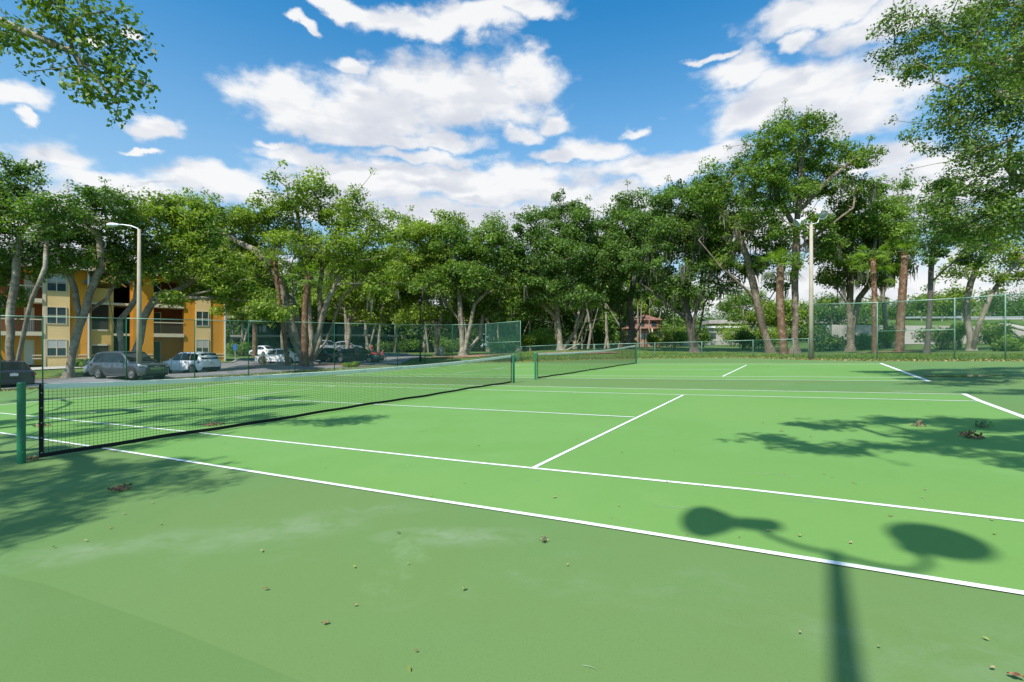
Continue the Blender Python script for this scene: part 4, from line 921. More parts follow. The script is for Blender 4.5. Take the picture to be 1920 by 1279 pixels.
pxtree('huge oak with many stems on the mulch island, bright yellow green crown', 578, 684, 44, [[(585,640),(577,560),(583,480),(560,420),(555,370)], [(555,640),(535,580),(520,520),(480,470),(420,440)], [(600,640),(600,560),(605,480),(640,420)], [(612,640,1),(640,560,1),(700,510),(745,515)], [(590,640,-1),(615,560,-1),(650,500,-1),(690,450)], [(565,640,1),(550,560,1),(545,500,1)]],
       [(560,365,72,42),(520,400,55,35),(640,405,60,45),(690,430,55,42),(470,430,70,45),(420,410,60,40),(380,450,60,50),(460,500,80,50),(550,470,70,45),(620,480,60,40),(700,490,45,35),(410,540,60,40),(735,460,25,25),(500,550,50,25,3),(660,375,30,25),(345,400,45,35,2),(450,450,80,55,2),(540,440,60,45,1),(660,470,60,40,-2),(600,350,40,30),(480,545,60,28,2),(700,540,40,22,-2),(745,500,30,25,-2),(430,590,40,16,3)], 24, group=G1, leaf='leaf_y', r0=.85, rc=1.05, size=.24, per=170, moss=60, density=.78)
pxtree('pale-trunked oak in the far car park right of the huge oak', 651, 664, 62, [[(650,620),(648,580),(640,540)], [(655,600),(675,560),(700,540)]],
       [(640,530,60,35),(700,535,60,35),(670,490,60,40),(740,560,45,25),(600,560,40,25),(640,590,50,18),(710,590,50,18),(680,560,60,25)], 25, group=G1, leaf='leaf_y', r0=.42, rc=1.3, size=.3, per=190)
pxtree('oak with slim pale stems left of the low white utility boxes', 818, 667, 60, [[(820,620),(800,570),(780,520)], [(825,610),(830,560),(840,500)]],
       [(790,450,55,40),(760,500,55,45),(830,440,60,42),(780,550,60,30),(720,510,35,40),(810,500,60,45),(780,590,55,20),(835,580,40,18),(745,430,40,35)], 26, group=G1, leaf='leaf_y', r0=.40, rc=1.3, size=.3, per=200, moss=50)
pxtree('thick grey-trunked oak just left of the tall corner fence panel', 868, 668, 56, [[(866,620),(862,570),(860,520),(850,460)], [(880,620),(890,570),(930,530),(960,500)], [(860,600),(830,560),(800,530)], [(900,630,2),(905,590,2),(940,550,2)]],
       [(860,450,60,42),(910,455,55,40),(880,520,75,45),(940,500,50,45),(830,530,60,35),(960,550,45,30),(900,570,60,25,3),(880,480,60,40,2),(930,430,40,30),(955,590,55,18),(900,590,50,14,4)], 27, group=G1, leaf='leaf_m', r0=.55, rc=1.2, size=.28, per=200, moss=60)
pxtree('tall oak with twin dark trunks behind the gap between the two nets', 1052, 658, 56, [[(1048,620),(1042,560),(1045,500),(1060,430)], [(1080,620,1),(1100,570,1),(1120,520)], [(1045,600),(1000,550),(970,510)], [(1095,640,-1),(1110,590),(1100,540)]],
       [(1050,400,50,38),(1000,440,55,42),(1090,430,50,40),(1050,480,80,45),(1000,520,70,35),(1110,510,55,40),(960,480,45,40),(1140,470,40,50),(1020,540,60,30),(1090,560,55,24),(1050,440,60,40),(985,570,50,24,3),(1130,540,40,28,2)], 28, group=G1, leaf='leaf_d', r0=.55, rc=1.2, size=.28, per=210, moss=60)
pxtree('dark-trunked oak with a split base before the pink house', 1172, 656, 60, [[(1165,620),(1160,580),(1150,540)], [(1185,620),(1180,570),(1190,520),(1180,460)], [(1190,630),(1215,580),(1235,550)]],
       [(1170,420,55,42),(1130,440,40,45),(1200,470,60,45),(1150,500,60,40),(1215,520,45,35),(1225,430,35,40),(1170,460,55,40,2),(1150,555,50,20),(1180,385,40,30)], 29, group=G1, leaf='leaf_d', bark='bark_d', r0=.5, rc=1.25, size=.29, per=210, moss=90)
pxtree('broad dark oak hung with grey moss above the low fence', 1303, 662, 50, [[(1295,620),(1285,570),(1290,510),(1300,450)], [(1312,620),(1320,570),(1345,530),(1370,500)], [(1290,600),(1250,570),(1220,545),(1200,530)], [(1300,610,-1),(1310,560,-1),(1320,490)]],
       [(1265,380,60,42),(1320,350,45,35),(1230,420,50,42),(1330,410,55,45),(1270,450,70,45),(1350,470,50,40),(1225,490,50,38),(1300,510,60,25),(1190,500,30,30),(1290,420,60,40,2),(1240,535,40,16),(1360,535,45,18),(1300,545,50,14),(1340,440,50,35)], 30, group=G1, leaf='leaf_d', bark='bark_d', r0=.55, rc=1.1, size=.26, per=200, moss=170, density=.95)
pxtree('oak with a pale trunk slanting left above the low fence, beside the tall oak', 1446, 664, 45, [[(1432,620),(1420,570),(1412,530),(1400,480),(1380,430)], [(1425,590),(1450,550),(1470,520)], [(1415,560),(1385,530),(1350,500),(1310,450)]],
       [(1385,370,55,42),(1345,330,40,30),(1410,430,55,40),(1350,420,45,38),(1450,470,40,35),(1320,380,40,35),(1395,300,45,30),(1400,500,55,24),(1460,530,34,14),(1350,480,45,24),(1380,400,55,40,2)], 31, group=G1, leaf='leaf_m', bark='bark_m', r0=.42, rc=1.0, size=.24, per=170, moss=70, density=.85)
pxtree('tallest oak with a thick straight dark trunk left of the flood light', 1490, 668, 42, [[(1492,600),(1490,520),(1492,430),(1500,360),(1505,290)], [(1492,430),(1460,370),(1440,320)], [(1495,400),(1550,340),(1600,300)], [(1490,470),(1560,420),(1600,390)]],
       [(1490,225,50,28),(1540,240,40,26),(1455,265,55,32),(1510,290,70,38),(1580,280,50,28),(1620,305,35,18),(1430,325,50,32),(1480,360,65,38),(1560,350,60,32),(1610,350,40,20),(1440,390,55,30),(1520,420,50,28),(1640,290,20,10),(1500,330,60,35,2),(1470,430,45,28),(1545,460,45,26),(1480,490,40,22),(1450,340,40,26)], 32, group=G1, leaf='leaf_m', bark='bark_m', r0=.52, rc=.85, size=.21, per=150, moss=20, density=.8, stray=.5)
pxtree('many-limbed oak right of the flood light with a rounded bright crown', 1594, 664, 45, [[(1592,620),(1588,570),(1560,530),(1540,490)], [(1600,610),(1610,560),(1640,520),(1670,480)], [(1594,590),(1595,530),(1600,470)]],
       [(1590,440,60,42),(1640,440,50,38),(1560,470,45,38),(1680,450,40,35),(1620,490,65,28),(1660,395,35,25),(1600,385,35,18),(1600,410,60,32),(1690,420,35,30),(1560,520,40,18),(1640,520,45,16),(1680,500,40,20)], 33, group=G1, leaf='leaf_m', bark='bark_m', r0=.46, rc=.9, size=.22, per=230, moss=70, density=1.1, tonebias=.08)
pxtree('airy oak crown behind the rounded one, right of the tallest oak', 1665, 660, 52, [[(1660,610),(1655,550),(1650,480),(1640,420)], [(1655,550),(1690,480),(1695,410)]],
       [(1640,360,40,26),(1680,390,38,28),(1690,440,35,35),(1700,350,20,16),(1650,420,40,28)], 34, group=G1, leaf='leaf_m', r0=.38, rc=1.0, size=.24, per=140, density=.9)
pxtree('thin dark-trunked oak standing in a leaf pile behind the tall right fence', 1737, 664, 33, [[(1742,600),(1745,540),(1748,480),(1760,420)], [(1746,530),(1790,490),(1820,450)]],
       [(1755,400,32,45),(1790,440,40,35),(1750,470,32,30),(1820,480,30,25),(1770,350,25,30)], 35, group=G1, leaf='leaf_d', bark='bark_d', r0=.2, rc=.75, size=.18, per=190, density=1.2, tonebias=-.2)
pxtree('forked pale oak behind the right fence before the road bank', 1822, 655, 38, [[(1815,610),(1812,570),(1820,530),(1835,490)], [(1835,610,-1),(1855,560,-1),(1880,520),(1920,480)]],
       [(1830,450,50,35),(1880,430,45,38),(1800,500,40,24),(1900,480,45,35),(1850,400,40,30),(1940,520,40,25),(1870,520,35,15)], 36, group=G1, leaf='leaf_y', r0=.34, rc=.85, size=.2, per=170, density=.9)
# the near oaks whose boughs reach over the courts
def near_tree(label, base, r0, paths, lobes, seed, **k):
    b = np.array([base[0], base[1], T(*base)]); pp = [[b-np.array([0, 0, .3])]+[np.array(q, float) for q in pl] for pl in paths]
    return tree('oak_tree', b, pp, [(np.array(c, float), r) for c, r in lobes], label, group=G1, r0=r0, seed=seed, seglen=.4, r_tip=.006, bark='bark', leaf='leaf_n', **k)
def LP(px, py, Y, rx, ry, rd=None): 
    c = P(px, py, Y); a = rx/F*Y; b = ry/F*Y; return (c, (a, rd or a*.8, b))
def SP(px, py, z, rx, ry, rz=.45):                 # clump of a bough at height z standing where its shade falls at that court position
    g = G0(px, py); p = np.array([g[0]-SD[0]*(z-g[2])/math.tan(EL), g[1]-SD[1]*(z-g[2])/math.tan(EL), z]); return (p, (rx, ry, rz))
# right: crown hanging in from the top right corner
near_tree('big oak off the right side whose crown hangs into the top right corner', (16.5, 11.0), .30,
    [[(16, 11, 3), (15, 11, 5.5), (13.2, 11.2, 7.2), (11.5, 11.4, 7.9)], [(16, 11, 3), (16.2, 12, 6), (14.5, 12.5, 9), (12, 12.5, 10)], [(16, 11, 3), (14.5, 11.8, 4.9), (12, 12, 5.4)]],
    [LP(1800,60,12,90,48), LP(1720,90,12.5,70,30), LP(1680,50,12.5,40,25), LP(1870,140,11.5,70,55), LP(1800,190,12,50,38), LP(1860,270,11.5,60,55), LP(1770,260,12,42,40), LP(1720,245,12.3,26,24), LP(1830,360,11.5,55,40), LP(1780,330,12,22,22), LP(1900,360,11.5,45,50), LP(1780,405,11.8,30,26), LP(1850,440,11.5,45,20), LP(1910,440,11,40,26), LP(1880,20,12,80,50), LP(1980,150,12,80,90), LP(1970,320,12,60,80), LP(1740,395,12,20,30), LP(1890,215,11.5,60,50), LP(1830,300,11.6,50,40), LP(1890,310,11.2,45,45), LP(1790,230,12,45,34), LP(1850,180,11.8,60,34), LP(1760,120,12.3,50,34), LP(1700,130,12.4,36,24), LP(1880,400,11.2,50,30), LP(1760,430,12,24,26), LP(1810,440,11.8,30,20), LP(2060,60,12,100,100), SP(1800,718,6.5,1.6,.8), SP(1880,708,6.8,1.8,.9), SP(1900,735,6.2,1.2,.6)],
    41, rc=.40, size=.075, per=175, density=.92, flat=.7, stray=.5)
# left: bough reaching in from the top left, the rest of the crown stands outside
near_tree('oak off the left side with one leafy bough reaching into the top left corner', (-12.5, 5.5), .36,
    [[(-12.2, 5.5, 2.5), (-11, 5.6, 4.6), (-8.6, 6.0, 5.5), (-6.6, 6.2, 5.45), (-5.5, 6.3, 5.0), (-5.0, 6.4, 4.4)], [(-12.2, 5.5, 2.5), (-12, 4, 5), (-10.5, 2.5, 7)], [(-12.2, 5.5, 2.5), (-13, 6, 5.5), (-12, 8, 7)]],
    [SP(150,880,7.1,.9,.35), SP(250,875,7.2,.7,.3), SP(80,935,7,.6,.4), SP(330,868,7.2,.45,.2), SP(210,925,7,.5,.25), SP(30,1000,6.8,.45,.3), SP(120,960,6.8,.5,.3), SP(380,905,7,.3,.12), LP(45,75,6.2,60,34), LP(140,40,6.2,70,30), LP(205,45,6.3,36,40), LP(130,110,6.3,45,32), LP(200,120,6.3,45,38), LP(235,165,6.3,28,30), LP(165,165,6.3,26,20), LP(215,195,6.3,16,16), LP(230,60,6.3,22,26), LP(90,20,6.2,80,24), LP(-60,60,6.2,90,60), LP(-200,0,6.5,140,90),
     SP(120,905,7.0,1.0,.7), SP(60,985,6.6,.6,.45), SP(250,900,7.0,.75,.5), SP(330,900,7,.35,.25), SP(60,860,7.4,.8,.7), SP(200,840,7.5,.9,.7), SP(330,820,7.5,.8,.6), SP(90,815,8,1.2,.8), SP(260,790,8,1.2,.8), SP(400,775,8,1.1,.7), SP(480,765,8,.8,.6), SP(140,775,8,1.4,.8), SP(560,760,8.2,.6,.5), SP(20,790,8,1,.9), SP(30,930,7,.7,.5), SP(-80,900,7,1.2,.9), SP(320,750,8.5,1.4,.9), SP(520,745,8.5,.9,.7), SP(60,750,8.5,1.4,1), SP(-60,800,8,1.4,1)],
    42, rc=.38, size=.072, per=160, density=.9, flat=.55, stray=.45)
# behind: boughs over the viewer that shade the right of the nearer court
near_tree('oak behind the viewer whose bough shades the right half of the nearer court', (9.5, -7.5), .36,
    [[(9, -7.3, 3), (7.5, -5.5, 5.5), (6.0, -3.0, 7.0), (4.2, -.6, 7.4), (2.4, 1.2, 7.3)], [(9, -7.3, 3), (9.5, -4, 6.5), (8, -1, 7.6)], [(9, -7.3, 3), (11, -7, 7), (12, -5, 8)]],
    [SP(1430,822,7.2,.32,.26,.3), SP(1500,835,7.2,.42,.26,.3), SP(1570,845,7.2,.36,.22,.3), SP(1520,800,7.3,.45,.30,.3), SP(1620,835,7.2,.5,.2,.3), SP(1600,795,7.4,.4,.22,.3), SP(1690,790,7.5,.55,.4), SP(1780,790,7.5,.6,.45), SP(1740,815,7.4,.5,.25), SP(1840,800,7.5,.6,.5), SP(1900,800,7.5,.7,.5), SP(1880,825,7.4,.5,.3), SP(1790,846,7.3,.35,.15), SP(1900,862,7.2,.3,.14), SP(1980,800,7.5,.9,.6), SP(2060,830,7.5,.9,.5), SP(1700,835,7.3,.3,.12)],
    43, rc=.30, size=.085, per=110, density=.95, flat=.5, stray=.3)
# ------------------------------------------------------------------ palms
def palm(label, bpx, bpy_, Y, pth, r, fr=16, fl=1.7, boots=.45, seed=5):
    b = P(bpx, bpy_, Y); b[2] = T(b[0], b[1]); rng = np.random.default_rng(seed); root = empty('palm_tree', tuple(b), label, 'palm tree', group='cabbage palms between the oaks')
    pl = [b-np.array([0, 0, .2])]+[P(q[0], q[1], Y) for q in pth]; pts = []; rs = []
    n = 22
    for i in range(n+1):
        s = i/n*(len(pl)-1); k = min(int(s), len(pl)-2); q = pl[k]+(pl[k+1]-pl[k])*(s-k); pts.append(q); rs.append(r*(1.15-.25*i/n+.06*(i % 2)))
    mk('trunk', MB().tube(pts, rs, 12), M['palm'], root, smooth=True)
    mb = MB(); k0 = int(n*(1-boots))
    for i in range(k0, n+1):
        for sub in range(2):
            for j in range(7):
                a = 2*math.pi*(j+.5*((i*2+sub) % 2))/7+rng.normal(0, .15); d = np.array([math.cos(a), math.sin(a), 0]); p = pts[i]+np.array([0, 0, sub*.12])+d*rs[i]*.8; up = np.array([0, 0, 1.]); s = np.cross(d, up)
                g = rng.uniform(.35, 1.0)
                if rng.random() < .35: continue
                mb.obox(p+d*.03+up*.06, d*.022, s*.035*g, up*.09*g+d*.05*rng.uniform(.3, 1.6)+s*rng.normal(0, .02))
    mk('leaf_boots', mb, M['boots'], root, kind='stuff')
    top = pts[-1]; V = []; Q = []; i = 0
    for f in range(fr):
        a = rng.random()*6.28; el = rng.uniform(-.5, 1.2); d = np.array([math.cos(a)*math.cos(el), math.sin(a)*math.cos(el), math.sin(el)]); c = top+d*.9*fl*.6; side = np.cross(d, (0, 0, 1.)); side /= np.linalg.norm(side)+1e-6; up = np.cross(side, d)
        for g in range(15):
            t = (g-7)/7*1.35; e = d*math.cos(t)+side*math.sin(t); L_ = fl*.62*(1-.25*abs(t)); tip = c+e*L_+np.array([0, 0, -.35*L_*abs(rng.normal(1, .3))]); w = np.cross(e, up)*.035; m = c+e*L_*.5
            V += [c-w*.4, m-w, tip, m+w]; Q.append((i, i+1, i+2, i+3)); i += 4
        w = side*.02; V += [top-w, top+w, c+w, c-w]; Q.append((i, i+1, i+2, i+3)); i += 4
    mkarr('frond_crown', np.array(V), np.array(Q), M['leaf_m'], root, rng.random(len(Q)), loc=tuple(b))
palm('palm with a shaggy rust trunk rising out of the huge oak, left stem', 540, 684, 43, [(535,640),(524,570),(516,490)], .17, fl=1.5, boots=.55, seed=51)
palm('palm with brown ragged trunk standing in front of the huge oak stems', 573, 684, 42, [(571,640),(572,580),(577,520)], .24, boots=.8, seed=52)
palm('palm with thick flaky trunk leaning against the tallest oak', 1470, 667, 41, [(1466,620),(1462,560),(1463,500)], .28, fl=2.0, boots=.18, seed=53)
palm('slim red-brown palm right behind the second post of the tall right fence', 1640, 666, 36, [(1640,620),(1640,560),(1637,490)], .17, fl=1.6, boots=.5, seed=54)
palm('palm with a tan base and red upper trunk, tilting right behind the tall fence', 1686, 662, 38, [(1688,610),(1692,550),(1697,480)], .26, fl=1.6, boots=.35, seed=55)
palm('distant slim palm left of the huge oak in the far car park', 478, 663, 66, [(478,640),(478,600),(476,580)], .28, fl=2.2, boots=.2, seed=56)
# ------------------------------------------------------------------ slanting small trunk, shrubs, woods
def bush(name, label, px, py, Y, rx, rz, leaf, seed, cat='shrub', group=None, size=.2, n=9, per=260):
    b = P(px, py, Y); b[2] = T(b[0], b[1])-.05; rng = np.random.default_rng(seed); root = empty(name, tuple(b), label, cat, group=group)
    a = rx/F*Y; h = rz/F*Y; C = []; st = MB()
    for _ in range(n):
        q = rng.normal(0, .5, 3).clip(-1, 1); c = b+np.array([q[0]*a, q[1]*a*.7, h*(.35+.6*rng.random())]); C.append(c); st.tube([b+np.array([q[0]*a*.2, 0, 0]), (b+c)/2+rng.normal(0, .1, 3), c], [.04, .03, .012], 4)
    mk('stem', st, M['bark_d'], root, kind='stuff'); R = np.full(len(C), min(a, h)*.55); v, q, t = leaves(np.array(C), R, per, size, rng, .85, updir=.4, tonebias=rng.uniform(-.1, .2)); mkarr('foliage', v, q, M[leaf], root, t, loc=tuple(b))
GS = 'shrubs beyond the low fence'; S2 = [('leafy shrub before the pink house door', 1232,658,64,20,22,'leaf_m'), ('tall shrub before the left end of the concrete wall', 1665,652,50,30,40,'leaf_y'), ('round shrub between the wall and the right fence posts', 1850,650,52,30,34,'leaf_m'), ('shrub covering the corner of the low beige building', 1318,650,70,26,34,'leaf_m')]
SH = [('bright yellow green shrub left of the twin dark trunks', 1010,668,62,38,34,'leaf_y'), ('small yellow green shrub right behind the tall corner panel', 985,664,58,18,26,'leaf_y'), ('dark rounded shrub inside the corner panel', 945,668,58,34,30,'leaf_d'), ('bushy dark shrub right of the pink house', 1262,655,62,26,38,'leaf_m'),
      ('dark broad shrub under the moss hung oak, middle of the low fence', 1392,652,56,32,30,'leaf_d'), ('light green shrub behind the leaning oak trunk', 1442,650,60,26,38,'leaf_y'), ('yellow green shrub beside the beige building', 1372,650,75,30,42,'leaf_y'), ('dark shrub mass at the foot of the many limbed oak', 1556,664,48,38,26,'leaf_d'),
      ('shrub at the foot of the many limbed oak, right side', 1620,664,48,26,24,'leaf_m'), ('shrub with glossy leaves before the concrete wall', 1760,655,42,34,34,'leaf_m'), ('green shrub left of the forked pale oak', 1800,652,44,20,48,'leaf_m'), ('shrub at the right frame edge below the road bank', 1905,664,34,34,24,'leaf_m'),
      ('clipped hedge by the beige bay of the apartment block', 152,688,41,20,14,'leaf_m'), ('dark hedge beyond the far car park', 455,668,80,30,22,'leaf_d'), ('dark hedge behind the road right of the cars', 760,662,84,40,24,'leaf_d'), ('shrub behind the white utility boxes', 840,665,76,26,26,'leaf_d'), ('green shrub left of the pink house', 1178,655,70,14,26,'leaf_y'), ('low green clump of ground cover on the mulch island', 660,682,44,22,8,'leaf_y')]
for i, (lb, px, py, Y, rx, rz, lf) in enumerate(SH+S2): bush('shrub', lb, px, py, Y, rx, rz, lf, 70+i, group=GS if 3 <= i < 7 else None, size=.1+.0022*Y)
BG = [(452,80,500),(505,88,520),(560,78,525),(622,86,510),(690,82,505),(745,92,500),(795,84,490),(858,90,500),(915,84,505),(972,80,500),(1018,92,515),(1078,84,510),(1132,94,510),(1172,104,520),(1232,112,540),(1282,90,545),(1395,96,565),(1470,92,575),(1560,96,570),(1640,94,575),(1725,90,570),(1790,88,560)]
BL = ['deep green tree of the back row', 'pale stemmed tree of the back row', 'bushy tree of the back row', 'dark tree of the back row']
BN = ['above the left end of the far dark block','above the slim far palm','behind the left stems of the huge oak','behind the right stems of the huge oak','above the black saloon','above the parked red scooter','behind the thin black lamp post','behind the thick grey trunk','left of the tall corner panel','above the tall corner panel','left of the twin dark trunks','right of the twin dark trunks','left of the split dark trunk','right of the split dark trunk','above the pink house','left of the moss hung oak trunk','behind the dark broad shrub','left of the shaggy palm','right of the flood light pole','behind the slim red brown palm','behind the thin dark trunk','left of the forked pale oak']
for i, (px, Y, py) in enumerate(BG):
    rr_ = random.Random(i); k = 1 if px < 1250 else .45; lb = [(px+rr_.uniform(-8, 8), py, 46, 44*k), (px-30, py+30*k, 34, 34*k), (px+32, py+26*k, 34, 34*k), (px, py+62*k, 52, 22*k)]
    pxtree(BL[i % 4]+' '+BN[i], px, 655, Y, [[(px+rr_.uniform(-6, 6), 620), (px+rr_.uniform(-12, 12), 575)], [(px+10, 625), (px+25, 585)]], lb, 200+i, group='back row of trees beyond the courts', leaf=('leaf_m', 'leaf_y', 'leaf_d', 'leaf_m')[i % 4], r0=.38, rc=2.0, size=.42, per=240, density=1.0, seglen=1.6, r_tip=.03)
def far_woods():
    rng = np.random.default_rng(99); C = []; R = []
    for px in range(380, 1270, 17):
        for k in range(8):
            Y = rng.uniform(84, 118) if not 1160 < px < 1262 else rng.uniform(106, 120); x = (px+rng.uniform(-14, 14)-960)/F*Y; z = T(x, Y); hgt = rng.uniform(0, 1); C.append((x, Y, z+.8+hgt*(8.5 if px < 1140 else 4.5))); R.append(rng.uniform(1.8, 2.8))
    for px in range(1240, 2200, 22):
        for k in range(6): Y = rng.uniform(125, 165); x = (px+rng.uniform(-12, 12)-960)/F*Y; C.append((x, Y, CH+(HZ-rng.uniform(590, 652))/F*Y-1)); R.append(rng.uniform(2.5, 4))
    for px in range(1850, 2200, 14):
        for k in range(3): Y = rng.uniform(120, 135); x = (px-960)/F*Y; C.append((x, Y, CH+(HZ-rng.uniform(560, 594))/F*Y)); R.append(rng.uniform(2.5, 4.5))
    for px in range(-500, 420, 22):
        for k in range(4): Y = rng.uniform(84, 120); x = (px-960)/F*Y; C.append((x, Y, T(x, Y)+1+rng.uniform(0, 8))); R.append(rng.uniform(2.4, 3.6))
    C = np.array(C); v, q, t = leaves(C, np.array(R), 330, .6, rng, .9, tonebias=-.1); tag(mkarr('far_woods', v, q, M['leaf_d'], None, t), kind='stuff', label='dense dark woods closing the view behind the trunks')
    mb = MB()
    for px in range(400, 1260, 13):
        Y = rng.uniform(80, 100); x = (px+rng.uniform(-6, 6)-960)/F*Y; z = T(x, Y); r = rng.uniform(.12, .26); mb.tube([(x, Y, z-.2), (x+rng.normal(0, .4), Y, z+3), (x+rng.normal(0, 1.2), Y, z+8)], [r, r*.8, r*.4], 6)
    mk('far_trunks', mb, M['bark'], kind='stuff', label='slim trunks standing in the far woods')
far_woods()
# ------------------------------------------------------------------ people, scooter, signs
def person(label, px, Y, h, heading, shirt, pants, pose='stand', item=None):
    b = on(px, Y); root = empty('person', tuple(b), label, 'person', rz=heading); k = h/1.72
    J = {'pel': (0,0,.95), 'ch': (.02,0,1.25), 'nk': (.02,0,1.46), 'hd': (.04,0,1.58), 'tp': (.04,0,1.68), 'hl': (0,.09,.9), 'kl': (.05,.10,.5), 'al': (0,.11,.08), 'tl': (.14,.12,.04), 'hr': (0,-.09,.9), 'kr': (-.03,-.10,.5), 'ar': (-.10,-.11,.08), 'tr': (.03,-.12,.04),
         'sl': (.02,.19,1.40), 'el': (.02,.25,1.13), 'wl': (.16,.24,.93), 'fl': (.20,.23,.86), 'sr': (.02,-.19,1.40), 'er': (-.02,-.26,1.13), 'wr': (.12,-.24,.95), 'fr': (.17,-.23,.88)}
    if pose == 'reach': J.update(el=(.25,.2,1.25), wl=(.48,.15,1.2), fl=(.55,.14,1.2), er=(.25,-.2,1.22), wr=(.46,-.12,1.2), fr=(.53,-.11,1.2))
    if pose == 'sit': J.update(pel=(0,0,.78), ch=(.08,0,1.05), nk=(.12,0,1.24), hd=(.16,0,1.37), tp=(.16,0,1.47), hl=(.02,.1,.76), kl=(.42,.18,.72), al=(.36,.2,.30), tl=(.5,.2,.26), hr=(.02,-.1,.76), kr=(.42,-.18,.72), ar=(.36,-.2,.30), tr=(.5,-.2,.26), sl=(.12,.19,1.2), el=(.32,.24,1.02), wl=(.52,.2,1.0), fl=(.58,.2,1.0), sr=(.12,-.19,1.2), er=(.32,-.24,1.02), wr=(.52,-.2,1.0), fr=(.58,-.2,1.0))
    RD = dict(pel=.14, ch=.15, nk=.06, hd=.095, tp=.07, hl=.09, kl=.06, al=.045, tl=.04, hr=.09, kr=.06, ar=.045, tr=.04, sl=.06, el=.045, wl=.032, fl=.035, sr=.06, er=.045, wr=.032, fr=.035)
    def skin(name, keys, edges, m, grow=1.0, sub=2, root_key=None):
        me = bpy.data.meshes.new(name); me.from_pydata([tuple(c*k for c in J[q]) for q in keys], [(keys.index(a), keys.index(b_)) for a, b_ in edges], []); o = bpy.data.objects.new(name, me); COL.objects.link(o); o.parent = root
        s = o.modifiers.new('s', 'SKIN'); s.use_smooth_shade = True
        for i, q in enumerate(keys): me.skin_vertices[0].data[i].radius = (RD[q]*k*grow, RD[q]*k*grow*.9); me.skin_vertices[0].data[i].use_root = (q == (root_key or keys[0]))
        u = o.modifiers.new('u', 'SUBSURF'); u.levels = 1; u.render_levels = sub; me.materials.append(m); return o
    E_ = [('pel','ch'),('ch','nk'),('nk','hd'),('hd','tp'),('pel','hl'),('hl','kl'),('kl','al'),('al','tl'),('pel','hr'),('hr','kr'),('kr','ar'),('ar','tr'),('ch','sl'),('sl','el'),('el','wl'),('wl','fl'),('ch','sr'),('sr','er'),('er','wr'),('wr','fr')]
    skin('body', list(J), E_, M['skin'])
    J['m1'] = tuple((np.array(J['sl'])*.3+np.array(J['el'])*.7)); J['m2'] = tuple((np.array(J['sr'])*.3+np.array(J['er'])*.7)); RD['m1'] = RD['m2'] = .055
    skin('shirt', ['pel','ch','sl','m1','sr','m2'], [('pel','ch'),('ch','sl'),('sl','m1'),('ch','sr'),('sr','m2')], shirt, 1.14)
    for s in 'lr': J['c'+s] = tuple(np.array(J['k'+s])*.15+np.array(J['a'+s])*.85); RD['c'+s] = .055
    skin('trousers', ['pel','hl','kl','cl','hr','kr','cr'], [('pel','hl'),('hl','kl'),('kl','cl'),('pel','hr'),('hr','kr'),('kr','cr')], pants, 1.12)
    hc = np.array(J['hd'])*k; mk('hair', MB().lathe(hc+np.array([-.02, 0, .0])*k, (0, 0, 1), [(0, .10*k), (.05*k, .108*k), (.10*k, .085*k), (.135*k, .03*k)], 12), M['hair'], root, world=False, smooth=True)
    for s in (-1, 1): mk('shoe', MB().box(((J['al' if s > 0 else 'ar'][0]-.06)*k, (s*.115-.05)*k, (J['al' if s > 0 else 'ar'][2]-.08)*k), ((J['al' if s > 0 else 'ar'][0]+.20)*k, (s*.115+.05)*k, (J['al' if s > 0 else 'ar'][2]+.01)*k)), M['dk_cloth'], root, world=False, bevel=.02)
    return root
person('person in a white and red top standing behind the shiny black saloon', 660, 56, 1.72, R(200), M['red_cloth'], M['dk_cloth'], 'reach')
person('person in a red top standing beside the parked red scooter', 697, 57, 1.75, R(-10), M['red_cloth'], M['dk_cloth'])
def scooter():
    b = on(709, 56); root = empty('motor_scooter', tuple(b), 'red motor scooter parked by the kerb right of the person in red', 'scooter', rz=R(10))
    for x in (-.6, .62):
        mk('tyre', MB().lathe((x, -.05, .24), (0, 1, 0), [(0, .1), (0, .22), (.02, .24), (.08, .24), (.1, .22), (.1, .1)], 18), M['rubber'], root, world=False, smooth=True)
        mk('rim', MB().lathe((x, -.04, .24), (0, 1, 0), [(0, .001), (0, .11), (.08, .11), (.08, .001)], 12), M['rim'], root, world=False)
    mk('body', MB().tube([(-.82, 0, .72), (-.55, 0, .60), (-.15, 0, .52), (-.05, 0, .34), (.28, 0, .32), (.42, 0, .55), (.48, 0, .92)], [.08, .17, .15, .12, .12, .10, .06], 10), M['red_cloth'], root, world=False, smooth=True)
    mk('seat', MB().obox((-.42, 0, .80), (.34, 0, .02), (0, .13, 0), (0, 0, .05)), M['black_pl'], root, world=False, bevel=.04)
    mk('handlebar', MB().tube([(.40, -.34, 1.02), (.46, -.1, .98), (.46, .1, .98), (.40, .34, 1.02)], .02, 6), M['black_pl'], root, world=False)
    mk('fork', MB().tube([(.62, 0, .24), (.50, 0, .70)], .03, 6), M['steel'], root, world=False); mk('headlight', MB().lathe((.50, 0, .92), (1, 0, .1), [(0, .05), (.06, .08), (.08, .001)], 12), M['head_l'], root, world=False)
scooter()
def hydrant():
    b = on(494, 47); root = empty('fire_hydrant', tuple(b), 'yellow fire hydrant at the nose of the white saloon', 'fire hydrant')
    mk('barrel', MB().lathe(b, (0, 0, 1), [(0, .17), (.06, .17), (.06, .12), (.62, .12), (.62, .16), (.68, .16), (.76, .13), (.84, .05), (.92, .04), (.93, .001)], 16), M['yel'], root, smooth=False)
    for d in ((1, 0, 0), (-1, 0, 0), (0, -1, 0)): mk('outlet', MB().lathe(b+np.array([0, 0, .48])+np.array(d)*.1, d, [(0, .05), (.08, .05), (.08, .065), (.13, .065), (.13, .001)], 10), M['wh_cloth'] if d[1] else M['yel'], root)
hydrant()
